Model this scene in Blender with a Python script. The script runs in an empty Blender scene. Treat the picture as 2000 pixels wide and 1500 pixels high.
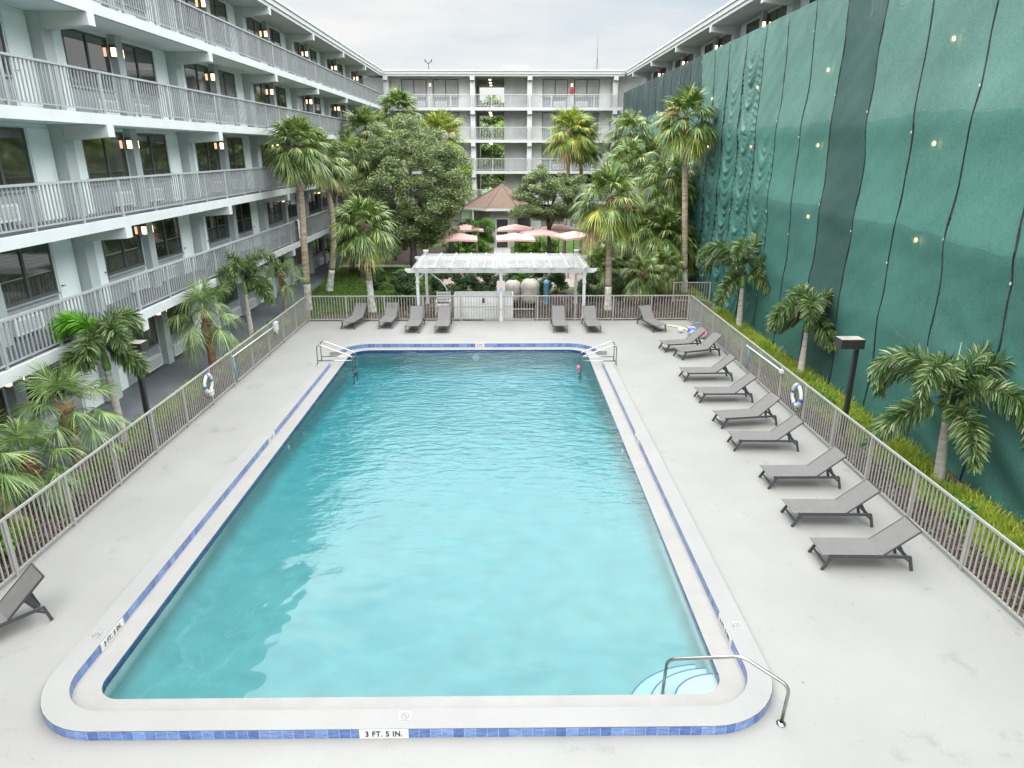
import bpy, math, random
import numpy as np
from mathutils import Vector, Matrix
random.seed(7); rng = np.random.default_rng(11)
SC = bpy.context.scene; COL = SC.collection
R = math.radians; PI = math.pi

# ------------------------------------------------------------------ camera
cam_d = bpy.data.cameras.new('camera'); cam = bpy.data.objects.new('camera', cam_d); COL.objects.link(cam)
cam_d.sensor_width = 36; cam_d.lens = 24.0; cam_d.clip_end = 3000; cam_d.clip_start = 0.1
cam.location = (0, 0, 7.5); cam.rotation_euler = (R(90 - 18.9), 0, -R(0.65))
SC.camera = cam

# ------------------------------------------------------------------ light
SC.view_settings.view_transform = 'Standard'; SC.view_settings.look = 'None'
SC.view_settings.exposure = 0.65; SC.view_settings.gamma = 1.0
SUN_EL, SUN_ROT = R(62), R(200)
W = bpy.data.worlds.new("World"); SC.world = W; W.use_nodes = True
nt = W.node_tree; nt.nodes.clear()
def N(t, kind, **kw):
    n = t.nodes.new(kind)
    for k, v in kw.items(): setattr(n, k, v)
    return n
out = N(nt, 'ShaderNodeOutputWorld'); add = N(nt, 'ShaderNodeAddShader')
b1 = N(nt, 'ShaderNodeBackground'); b2 = N(nt, 'ShaderNodeBackground')
sky = N(nt, 'ShaderNodeTexSky', sky_type='NISHITA'); sky.sun_disc = False
sky.sun_elevation = SUN_EL; sky.sun_rotation = SUN_ROT
nt.links.new(sky.outputs[0], b1.inputs[0]); b1.inputs[1].default_value = 0.006
tc = N(nt, 'ShaderNodeTexCoord'); sx = N(nt, 'ShaderNodeSeparateXYZ')
nt.links.new(tc.outputs['Generated'], sx.inputs[0])
ramp = N(nt, 'ShaderNodeMapRange'); ramp.inputs['From Min'].default_value = 0.18; ramp.inputs['From Max'].default_value = 0.5
ramp.inputs['To Min'].default_value = 0.50; ramp.inputs['To Max'].default_value = 3.6
nt.links.new(sx.outputs['Z'], ramp.inputs['Value'])
mp = N(nt, 'ShaderNodeMapping'); mp.inputs['Scale'].default_value = (1.6, 1.6, 7)
nz = N(nt, 'ShaderNodeTexNoise'); nz.inputs['Scale'].default_value = 2.2; nz.inputs['Detail'].default_value = 6; nz.inputs['Roughness'].default_value = 0.5
nt.links.new(tc.outputs['Generated'], mp.inputs[0]); nt.links.new(mp.outputs[0], nz.inputs['Vector'])
cr = N(nt, 'ShaderNodeValToRGB'); cr.color_ramp.elements[0].position = 0.3; cr.color_ramp.elements[0].color = (0.78, 0.88, 0.965, 1)
cr.color_ramp.elements[1].position = 0.66; cr.color_ramp.elements[1].color = (1.16, 1.15, 1.12, 1)
nt.links.new(nz.outputs['Fac'], cr.inputs[0])
nt.links.new(cr.outputs[0], b2.inputs[0]); nt.links.new(ramp.outputs[0], b2.inputs[1])
nt.links.new(b1.outputs[0], add.inputs[0]); nt.links.new(b2.outputs[0], add.inputs[1]); nt.links.new(add.outputs[0], out.inputs[0])
sd = bpy.data.lights.new('sun', 'SUN'); sd.energy = 0.9; sd.angle = R(25); sd.color = (1, 0.97, 0.92)
so = bpy.data.objects.new('sun', sd); COL.objects.link(so)
so.rotation_euler = (R(28), 0, R(-20)); so.location = (0, 0, 40)
SC.cycles.transparent_max_bounces = 12; SC.cycles.max_bounces = 8; SC.cycles.diffuse_bounces = 4
SC.cycles.sample_clamp_indirect = 6

# ------------------------------------------------------------------ materials
MATS = {}
def mat(name, col, rough=0.7, var=0.12, scale=3.0, bump=0.0, bscale=40, metal=0.0, emit=None, spec=0.5, detail=5, ior=None, stretch=None):
    if name in MATS: return MATS[name]
    m = bpy.data.materials.new(name); m.use_nodes = True; t = m.node_tree; p = t.nodes['Principled BSDF']
    p.inputs['Roughness'].default_value = rough; p.inputs['Metallic'].default_value = metal
    p.inputs['Specular IOR Level'].default_value = spec
    if ior: p.inputs['IOR'].default_value = ior
    tc = N(t, 'ShaderNodeTexCoord'); src = tc.outputs['Object']
    if stretch:
        mpn = N(t, 'ShaderNodeMapping'); mpn.inputs['Scale'].default_value = stretch; t.links.new(src, mpn.inputs[0]); src = mpn.outputs[0]
    if var:
        n = N(t, 'ShaderNodeTexNoise'); n.inputs['Scale'].default_value = scale; n.inputs['Detail'].default_value = detail
        t.links.new(src, n.inputs['Vector'])
        r = N(t, 'ShaderNodeValToRGB'); r.color_ramp.elements[0].position = 0.32; r.color_ramp.elements[1].position = 0.68
        r.color_ramp.elements[0].color = tuple(c * (1 - var) for c in col) + (1,)
        r.color_ramp.elements[1].color = tuple(min(1, c * (1 + var)) for c in col) + (1,)
        t.links.new(n.outputs['Fac'], r.inputs[0]); t.links.new(r.outputs[0], p.inputs['Base Color'])
    else: p.inputs['Base Color'].default_value = tuple(col) + (1,)
    if bump:
        n2 = N(t, 'ShaderNodeTexNoise'); n2.inputs['Scale'].default_value = bscale; n2.inputs['Detail'].default_value = 4
        t.links.new(src, n2.inputs['Vector'])
        b = N(t, 'ShaderNodeBump'); b.inputs['Strength'].default_value = bump; b.inputs['Distance'].default_value = 0.02
        t.links.new(n2.outputs['Fac'], b.inputs['Height']); t.links.new(b.outputs[0], p.inputs['Normal'])
    if emit:
        p.inputs['Emission Color'].default_value = tuple(emit[:3]) + (1,); p.inputs['Emission Strength'].default_value = emit[3]
    MATS[name] = m; return m

def leafmat(name, stops, rough=0.5, trans=0.25, nscale=0.8, rw=0.62, nw=0.76):
    """stops: list of (pos, colour) picked per leaf, drifting with a slow noise through the crown"""
    m = bpy.data.materials.new(name); m.use_nodes = True; t = m.node_tree; p = t.nodes['Principled BSDF']
    g = N(t, 'ShaderNodeNewGeometry'); r = N(t, 'ShaderNodeValToRGB')
    n = N(t, 'ShaderNodeTexNoise'); n.inputs['Scale'].default_value = nscale; n.inputs['Detail'].default_value = 2
    tcn = N(t, 'ShaderNodeTexCoord'); t.links.new(tcn.outputs['Object'], n.inputs['Vector'])
    ma = N(t, 'ShaderNodeMath', operation='MULTIPLY'); ma.inputs[1].default_value = rw; t.links.new(g.outputs['Random Per Island'], ma.inputs[0])
    mb = N(t, 'ShaderNodeMath', operation='MULTIPLY_ADD'); mb.inputs[1].default_value = nw; t.links.new(n.outputs['Fac'], mb.inputs[0]); t.links.new(ma.outputs[0], mb.inputs[2])
    mc = N(t, 'ShaderNodeMath', operation='SUBTRACT'); mc.inputs[1].default_value = (rw + nw - 1) / 2; t.links.new(mb.outputs[0], mc.inputs[0])
    t.links.new(mc.outputs[0], r.inputs[0])
    e = r.color_ramp.elements
    e[0].position, e[0].color = stops[0][0], stops[0][1] + (1,); e[1].position, e[1].color = stops[-1][0], stops[-1][1] + (1,)
    for s in stops[1:-1]:
        q = e.new(s[0]); q.color = s[1] + (1,)
    t.links.new(r.outputs[0], p.inputs['Base Color']); p.inputs['Roughness'].default_value = rough; p.inputs['Specular IOR Level'].default_value = 0.4
    tr = N(t, 'ShaderNodeBsdfTranslucent'); mx = N(t, 'ShaderNodeMixShader'); mx.inputs[0].default_value = trans
    t.links.new(r.outputs[0], tr.inputs[0]); t.links.new(p.outputs[0], mx.inputs[1]); t.links.new(tr.outputs[0], mx.inputs[2])
    t.links.new(mx.outputs[0], t.nodes['Material Output'].inputs[0])
    MATS[name] = m; return m

M_white = mat('painted_white', (0.72, 0.78, 0.77), 0.6, 0.05, 1.5, 0.15, 60)
M_slab = mat('painted_slab', (0.46, 0.475, 0.475), 0.6, 0.06, 1.2, 0.1, 40)
M_wall = mat('pale_stucco', (0.70, 0.75, 0.745), 0.8, 0.05, 0.9, 0.25, 80)
M_wallb = mat('pale_grey_stucco', (0.70, 0.70, 0.685), 0.8, 0.05, 0.9, 0.25, 80)
M_pier = mat('grey_pier_paint', (0.37, 0.41, 0.41), 0.7, 0.07, 1.2, 0.15, 60)
M_pierb = mat('grey_pier_paint_warm', (0.50, 0.50, 0.49), 0.7, 0.06, 1.2, 0.15, 60)
M_rail = mat('grey_rail_paint', (0.27, 0.28, 0.285), 0.5, 0.06, 2)
M_railb = mat('light_rail_paint', (0.46, 0.46, 0.445), 0.5, 0.06, 2)
M_fence = mat('taupe_fence_paint', (0.275, 0.265, 0.245), 0.5, 0.1, 2)
M_frame = mat('dark_bronze_frame', (0.07, 0.08, 0.08), 0.45, 0.1, 3)
M_panel = mat('grey_spandrel', (0.26, 0.28, 0.29), 0.7, 0.08, 2)
M_floorc = mat('grey_walkway', (0.085, 0.095, 0.105), 0.75, 0.16, 0.9, 0.2, 50)
M_ac = mat('ac_cover', (0.62, 0.64, 0.64), 0.5, 0.03, 3)
M_soffit = mat('soffit_paint', (0.66, 0.71, 0.70), 0.85, 0.06, 0.7, 0.3, 70)
M_glass = [mat('window_glass_dark', (0.012, 0.014, 0.014), 0.03, 0.0, ior=2.1),
           mat('window_glass_curtain', (0.075, 0.085, 0.078), 0.05, 0.35, 2.0, ior=2.0, stretch=(6, 6, 0.4)),
           mat('window_glass_shade', (0.035, 0.038, 0.030), 0.04, 0.4, 0.5, ior=2.1)]
M_glassb = mat('window_glass_pale', (0.36, 0.35, 0.33), 0.06, 0.15, 0.8, ior=1.8)
M_lamp = mat('lamp_glow', (1, 0.8, 0.6), 0.5, 0, emit=(1, 0.64, 0.38, 3.6))
M_lampw = mat('ceiling_lamp_glow', (1, 0.9, 0.85), 0.5, 0, emit=(1, 0.72, 0.6, 2.2))
M_lampv = mat('veiled_lamp_glow', (1, .8, .6), .5, 0, emit=(1, .78, .42, 9.0))
M_lampcap = mat('lamp_bronze', (0.20, 0.10, 0.05), 0.4, 0.1, metal=0.6)
M_black = mat('black_metal', (0.018, 0.018, 0.018), 0.4, 0.1)
M_steel = mat('stainless_steel', (0.42, 0.41, 0.39), 0.25, 0.05, 4, metal=1.0)
M_red = mat('red_paint', (0.55, 0.03, 0.05), 0.4, 0.05)
M_sling = mat('sling_fabric', (0.122, 0.115, 0.11), 0.8, 0.05, 5, 0.4, 300)
M_lframe = mat('lounger_frame', (0.036, 0.038, 0.04), 0.45, 0.08, 4)
M_vinyl = mat('white_vinyl', (0.44, 0.44, 0.435), 0.45, 0.03, 2)
M_towel = mat('white_towel', (0.5, 0.52, 0.53), 0.95, 0.04, 4, 0.4, 100)
M_trunk = mat('palm_trunk', (0.30, 0.235, 0.17), 0.95, 0.38, 3.0, 0.9, 14, stretch=(1, 1, 5))
M_lichen = mat('lichen_trunk', (0.46, 0.44, 0.40), 0.95, 0.5, 5.0, 0.7, 20)
M_smooth = mat('smooth_palm_trunk', (0.42, 0.38, 0.33), 0.85, 0.25, 2.5, 0.4, 20, stretch=(1, 1, 6))
M_shaft = mat('green_crownshaft', (0.14, 0.26, 0.06), 0.6, 0.25, 3, stretch=(3, 3, .6))
M_boot = mat('palm_boots', (0.20, 0.11, 0.06), 0.95, 0.4, 6, 0.8, 25)
M_bark = mat('oak_bark', (0.13, 0.11, 0.09), 0.95, 0.4, 4, 0.9, 18)
M_tank = mat('weathered_tank', (0.42, 0.385, 0.335), 0.6, 0.22, 2.5)
M_plaster = mat('pool_plaster', (0.138, 0.212, 0.208), 0.8, 0.09, 2.2, detail=8)
M_ledge = mat('pool_ledge', (0.212, 0.202, 0.190), 0.7, 0.05, 2.0, 0.2, 60)
M_navy = mat('waterline_tile', (0.02, 0.06, 0.17), 0.15, 0.25, 12)
M_dirt = mat('mulch', (0.062, 0.043, 0.034), 0.95, 0.75, 22, 1.0, 26, detail=8)
M_lawn = mat('lawn_soil', (0.075, 0.135, 0.025), 0.95, 0.45, 1.6, 0.8, 60, detail=8)
M_path = mat('pale_concrete', (0.36, 0.345, 0.33), 0.85, 0.12, 1.5, 0.2, 50)
M_patio = mat('patio_pavers', (0.26, 0.205, 0.18), 0.85, 0.2, 2.0, 0.3, 40)
M_shingle = mat('tan_shingles', (0.135, 0.088, 0.064), 0.9, 0.32, 9, 0.5, 30, stretch=(1, 1, 3))
M_pink = mat('pink_canvas', (0.52, 0.315, 0.29), 0.85, 0.06, 1.5)
M_bluep = mat('blue_pvc', (0.12, 0.30, 0.42), 0.4, 0.1)
M_royal = mat('royal_blue', (0.03, 0.09, 0.45), 0.4, 0.1)
M_lime = mat('lime_foam', (0.55, 0.85, 0.25), 0.7, 0.05)
M_coral = mat('coral_foam', (0.85, 0.25, 0.18), 0.7, 0.05)
M_roofgravel = mat('white_roof', (0.40, 0.395, 0.38), 0.85, 0.08, 0.6)
M_dark = mat('dark_interior', (0.035, 0.035, 0.035), 0.9, 0.1)
M_ink = mat('black_lettering', (0.01, 0.01, 0.012), 0.6, 0)
M_rings = mat('red_print', (0.55, 0.12, 0.09), 0.6, 0)
M_faint = mat('grey_print', (0.11, 0.10, 0.10), 0.6, 0)
M_mark = mat('marker_tile', (0.245, 0.243, 0.24), 0.4, 0.03)
M_markv = mat('depth_tile', (0.52, 0.52, 0.51), 0.4, 0.03)

# pool deck: bright painted concrete, broad mottling, soft dirty patches
def deck_mat():
    m = bpy.data.materials.new('deck_concrete'); m.use_nodes = True; t = m.node_tree; p = t.nodes['Principled BSDF']
    tc = N(t, 'ShaderNodeTexCoord'); o = tc.outputs['Object']
    def noise(s, d, rr=0.55):
        n = N(t, 'ShaderNodeTexNoise'); n.inputs['Scale'].default_value = s; n.inputs['Detail'].default_value = d; n.inputs['Roughness'].default_value = rr
        t.links.new(o, n.inputs['Vector']); return n.outputs['Fac']
    r1 = N(t, 'ShaderNodeValToRGB'); r1.color_ramp.elements[0].position = .3; r1.color_ramp.elements[1].position = .72
    r1.color_ramp.elements[0].color = (0.194, 0.188, 0.177, 1); r1.color_ramp.elements[1].color = (0.220, 0.214, 0.202, 1)
    t.links.new(noise(0.55, 7), r1.inputs[0])
    r2 = N(t, 'ShaderNodeValToRGB'); r2.color_ramp.elements[0].position = .60; r2.color_ramp.elements[1].position = .74
    r2.color_ramp.elements[0].color = (1, 1, 1, 1); r2.color_ramp.elements[1].color = (0.66, 0.65, 0.62, 1)
    t.links.new(noise(0.8, 9, 0.68), r2.inputs[0])
    mx = N(t, 'ShaderNodeMix', data_type='RGBA', blend_type='MULTIPLY'); mx.inputs[0].default_value = 1
    t.links.new(r1.outputs[0], mx.inputs[6]); t.links.new(r2.outputs[0], mx.inputs[7])
    r3 = N(t, 'ShaderNodeValToRGB'); r3.color_ramp.elements[0].position = .25; r3.color_ramp.elements[1].position = .34
    r3.color_ramp.elements[0].color = (0.8, 0.79, 0.78, 1); r3.color_ramp.elements[1].color = (1, 1, 1, 1)
    t.links.new(noise(26, 3), r3.inputs[0])
    m2 = N(t, 'ShaderNodeMix', data_type='RGBA', blend_type='MULTIPLY'); m2.inputs[0].default_value = 1
    t.links.new(mx.outputs[2], m2.inputs[6]); t.links.new(r3.outputs[0], m2.inputs[7])
    t.links.new(m2.outputs[2], p.inputs['Base Color']); p.inputs['Roughness'].default_value = 0.75
    b = N(t, 'ShaderNodeBump'); b.inputs['Strength'].default_value = 0.25; b.inputs['Distance'].default_value = 0.01
    t.links.new(noise(45, 5), b.inputs['Height']); t.links.new(b.outputs[0], p.inputs['Normal']); return m
M_deck = deck_mat()

# blue glazed tiles, one colour per tile from the UV (u = metres along the band)
def tile_mat():
    m = bpy.data.materials.new('blue_glazed_tile'); m.use_nodes = True; t = m.node_tree; p = t.nodes['Principled BSDF']
    uv = N(t, 'ShaderNodeUVMap'); s = N(t, 'ShaderNodeSeparateXYZ'); t.links.new(uv.outputs[0], s.inputs[0])
    d = N(t, 'ShaderNodeMath', operation='DIVIDE'); d.inputs[1].default_value = 0.153; t.links.new(s.outputs[0], d.inputs[0])
    fl = N(t, 'ShaderNodeMath', operation='FLOOR'); fr = N(t, 'ShaderNodeMath', operation='FRACT'); t.links.new(d.outputs[0], fl.inputs[0]); t.links.new(d.outputs[0], fr.inputs[0])
    wn = N(t, 'ShaderNodeTexWhiteNoise', noise_dimensions='1D'); t.links.new(fl.outputs[0], wn.inputs['W'])
    r = N(t, 'ShaderNodeValToRGB'); e = r.color_ramp.elements
    e[0].color = (0.060, 0.105, 0.27, 1); e[1].color = (0.140, 0.215, 0.40, 1); t.links.new(wn.outputs['Value'], r.inputs[0])
    tcn = N(t, 'ShaderNodeTexCoord'); mpn = N(t, 'ShaderNodeMapping'); mpn.inputs['Scale'].default_value = (3, 3, 14); t.links.new(tcn.outputs['Object'], mpn.inputs[0])
    nn = N(t, 'ShaderNodeTexNoise'); nn.inputs['Scale'].default_value = 3; nn.inputs['Detail'].default_value = 4; t.links.new(mpn.outputs[0], nn.inputs['Vector'])
    mx = N(t, 'ShaderNodeMix', data_type='RGBA', blend_type='OVERLAY'); mx.inputs[0].default_value = 0.85
    t.links.new(r.outputs[0], mx.inputs[6]); t.links.new(nn.outputs['Fac'], mx.inputs[7])
    lt = N(t, 'ShaderNodeMath', operation='LESS_THAN'); lt.inputs[1].default_value = 0.045; t.links.new(fr.outputs[0], lt.inputs[0])
    m2 = N(t, 'ShaderNodeMix', data_type='RGBA'); t.links.new(lt.outputs[0], m2.inputs[0]); t.links.new(mx.outputs[2], m2.inputs[6]); m2.inputs[7].default_value = (0.27, 0.33, 0.40, 1)
    t.links.new(m2.outputs[2], p.inputs['Base Color']); p.inputs['Roughness'].default_value = 0.3; return m
M_tile = tile_mat()

def water_mat():
    m = bpy.data.materials.new('pool_water'); m.use_nodes = True; t = m.node_tree; t.nodes.clear()
    o = N(t, 'ShaderNodeOutputMaterial'); tc = N(t, 'ShaderNodeTexCoord'); src = tc.outputs['Object']
    def noise(sc, s, d, dist=0.0, rr=.5):
        mpn = N(t, 'ShaderNodeMapping'); mpn.inputs['Scale'].default_value = sc; t.links.new(src, mpn.inputs[0])
        n = N(t, 'ShaderNodeTexNoise'); n.inputs['Scale'].default_value = s; n.inputs['Detail'].default_value = d; n.inputs['Distortion'].default_value = dist; n.inputs['Roughness'].default_value = rr
        t.links.new(mpn.outputs[0], n.inputs['Vector']); return n.outputs['Fac']
    big = noise((0.8, 1, 1), 0.75, 2, 0.4); small = noise((0.7, 1.5, 1), 3.2, 3, 0.6)
    fine = noise((0.8, 1.3, 1), 9, 2, 0.3)
    # the ripples die away towards the shallow end
    sp = N(t, 'ShaderNodeSeparateXYZ'); t.links.new(src, sp.inputs[0])
    mr = N(t, 'ShaderNodeMapRange'); mr.inputs['From Min'].default_value = 10; mr.inputs['From Max'].default_value = 18; mr.inputs['To Min'].default_value = 0.0; mr.inputs['To Max'].default_value = 1
    t.links.new(sp.outputs['Y'], mr.inputs['Value'])
    pn = N(t, 'ShaderNodeMath', operation='MULTIPLY'); t.links.new(mr.outputs[0], pn.inputs[0]); t.links.new(small, pn.inputs[1])
    pf = N(t, 'ShaderNodeMath', operation='MULTIPLY'); t.links.new(mr.outputs[0], pf.inputs[0]); t.links.new(fine, pf.inputs[1])
    B1 = N(t, 'ShaderNodeBump'); B1.inputs['Strength'].default_value = 1; B1.inputs['Distance'].default_value = 0.045; t.links.new(big, B1.inputs['Height'])
    B2 = N(t, 'ShaderNodeBump'); B2.inputs['Strength'].default_value = 1; B2.inputs['Distance'].default_value = 0.036; t.links.new(pn.outputs[0], B2.inputs['Height']); t.links.new(B1.outputs[0], B2.inputs['Normal'])
    B3 = N(t, 'ShaderNodeBump'); B3.inputs['Strength'].default_value = 1; B3.inputs['Distance'].default_value = 0.010; t.links.new(pf.outputs[0], B3.inputs['Height']); t.links.new(B2.outputs[0], B3.inputs['Normal'])
    fr = N(t, 'ShaderNodeFresnel'); fr.inputs['IOR'].default_value = 1.38; t.links.new(B3.outputs[0], fr.inputs['Normal'])
    gl = N(t, 'ShaderNodeBsdfGlossy'); gl.inputs['Roughness'].default_value = 0.02; t.links.new(B3.outputs[0], gl.inputs['Normal'])
    tr = N(t, 'ShaderNodeBsdfTransparent'); mx = N(t, 'ShaderNodeMixShader')
    t.links.new(fr.outputs[0], mx.inputs[0]); t.links.new(tr.outputs[0], mx.inputs[1]); t.links.new(gl.outputs[0], mx.inputs[2]); t.links.new(mx.outputs[0], o.inputs[0])
    ab = N(t, 'ShaderNodeVolumeAbsorption'); ab.inputs['Color'].default_value = (0.40, 0.89, 0.93, 1); ab.inputs['Density'].default_value = 1.15
    t.links.new(ab.outputs[0], o.inputs['Volume']); return m
M_water = water_mat()

def net_mat(name, col, tr_amt=0.10):
    m = bpy.data.materials.new(name); m.use_nodes = True; t = m.node_tree; p = t.nodes['Principled BSDF']
    tc = N(t, 'ShaderNodeTexCoord'); src = tc.outputs['Object']
    def tex(sc, s, d):
        mpn = N(t, 'ShaderNodeMapping'); mpn.inputs['Scale'].default_value = sc; t.links.new(src, mpn.inputs[0])
        n = N(t, 'ShaderNodeTexNoise'); n.inputs['Scale'].default_value = s; n.inputs['Detail'].default_value = d; t.links.new(mpn.outputs[0], n.inputs['Vector']); return n.outputs['Fac']
    a = tex((1, 1, 12), 6, 3); b_ = tex((1, 9, 1), 5, 3); c_ = tex((1, 1, 1), 0.35, 5); f_ = tex((1, 1, 1), 48, 3)
    s1 = N(t, 'ShaderNodeMath', operation='ADD'); t.links.new(a, s1.inputs[0]); t.links.new(b_, s1.inputs[1])
    s2 = N(t, 'ShaderNodeMath', operation='ADD'); t.links.new(s1.outputs[0], s2.inputs[0]); t.links.new(c_, s2.inputs[1])
    s4 = N(t, 'ShaderNodeMath', operation='ADD'); t.links.new(s2.outputs[0], s4.inputs[0]); t.links.new(f_, s4.inputs[1])
    s3 = N(t, 'ShaderNodeMath', operation='MULTIPLY'); s3.inputs[1].default_value = 0.25; t.links.new(s4.outputs[0], s3.inputs[0])
    r = N(t, 'ShaderNodeValToRGB'); r.color_ramp.elements[0].position = .38; r.color_ramp.elements[1].position = .62
    r.color_ramp.elements[0].color = tuple(x * 0.66 for x in col) + (1,); r.color_ramp.elements[1].color = tuple(x * 1.34 for x in col) + (1,)
    t.links.new(s3.outputs[0], r.inputs[0]); t.links.new(r.outputs[0], p.inputs['Base Color'])
    p.inputs['Roughness'].default_value = 0.6; p.inputs['Specular IOR Level'].default_value = 0.3
    tl = N(t, 'ShaderNodeBsdfTranslucent'); t.links.new(r.outputs[0], tl.inputs[0])
    m1 = N(t, 'ShaderNodeMixShader'); m1.inputs[0].default_value = 0.12; t.links.new(p.outputs[0], m1.inputs[1]); t.links.new(tl.outputs[0], m1.inputs[2])
    tr = N(t, 'ShaderNodeBsdfTransparent'); m2 = N(t, 'ShaderNodeMixShader'); m2.inputs[0].default_value = tr_amt
    t.links.new(m1.outputs[0], m2.inputs[1]); t.links.new(tr.outputs[0], m2.inputs[2]); t.links.new(m2.outputs[0], t.nodes['Material Output'].inputs[0]); return m
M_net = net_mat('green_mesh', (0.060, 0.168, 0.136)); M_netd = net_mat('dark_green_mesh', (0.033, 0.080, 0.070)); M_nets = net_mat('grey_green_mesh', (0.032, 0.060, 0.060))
M_netl = net_mat('pale_green_mesh', (0.090, 0.190, 0.158)); M_netshade = net_mat('shaded_green_mesh', (0.044, 0.135, 0.110))  # last one: same net with the shade near the ground painted into its green

M_fan = leafmat('fan_palm_leaf', [(0.05, (0.018, 0.045, 0.012)), (0.40, (0.065, 0.125, 0.030)), (0.66, (0.165, 0.235, 0.060)), (0.95, (0.46, 0.45, 0.17))], 0.4, .2, 2.6, .62, 1.3)
M_fany = leafmat('yellowing_palm_leaf', [(0.05, (0.04, 0.085, 0.012)), (0.4, (0.13, 0.21, 0.025)), (0.68, (0.31, 0.34, 0.055)), (0.92, (0.62, 0.42, 0.14))], 0.45, .25, 2.2, .6, 1.2)
M_fann = leafmat('young_palm_leaf', [(0.05, (0.03, 0.075, 0.02)), (0.5, (0.12, 0.205, 0.055)), (0.95, (0.38, 0.45, 0.20))], 0.4, .25, 2.5, .7, 1.0)
M_fox = leafmat('foxtail_leaf', [(0.1, (0.02, 0.052, 0.014)), (0.45, (0.06, 0.12, 0.030)), (0.70, (0.13, 0.20, 0.06)), (0.95, (0.32, 0.35, 0.19))], 0.38, 0.2, 2.0, .8, .8)
M_foxn = leafmat('new_foxtail_leaf', [(0.1, (0.06, 0.20, 0.01)), (0.9, (0.16, 0.42, 0.03))], 0.38, 0.3)
M_oak = leafmat('oak_leaf', [(0.05, (0.030, 0.058, 0.018)), (0.5, (0.125, 0.18, 0.062)), (0.95, (0.36, 0.41, 0.19))], 0.5, 0.22, 1.1, .8, .8)
M_oaky = leafmat('light_tree_leaf', [(0.1, (0.05, 0.10, 0.02)), (0.5, (0.13, 0.22, 0.035)), (0.9, (0.28, 0.36, 0.07))], 0.5, 0.25, 0.7)
M_shrub = leafmat('shrub_leaf', [(0.1, (0.016, 0.042, 0.014)), (0.55, (0.04, 0.085, 0.025)), (0.95, (0.11, 0.19, 0.05))], 0.4, 0.15)
M_shrubl = leafmat('bright_shrub_leaf', [(0.1, (0.05, 0.12, 0.015)), (0.5, (0.11, 0.24, 0.03)), (0.95, (0.22, 0.40, 0.06))], 0.4, 0.25)
M_grass = leafmat('lime_ground_cover', [(0.05, (0.06, 0.12, 0.016)), (0.5, (0.20, 0.29, 0.026)), (0.8, (0.36, 0.42, 0.04)), (0.95, (0.28, 0.15, 0.05))], 0.6, 0.25, 1.4, .6, 1.1)
M_turf = leafmat('lawn_grass', [(0.1, (0.04, 0.085, 0.012)), (0.6, (0.085, 0.15, 0.02)), (0.95, (0.17, 0.24, 0.04))], 0.6, 0.2, 0.4)
M_dead = leafmat('dry_palm_leaf', [(0.1, (0.16, 0.09, 0.05)), (0.9, (0.42, 0.28, 0.16))], 0.8, 0.1)

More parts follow.
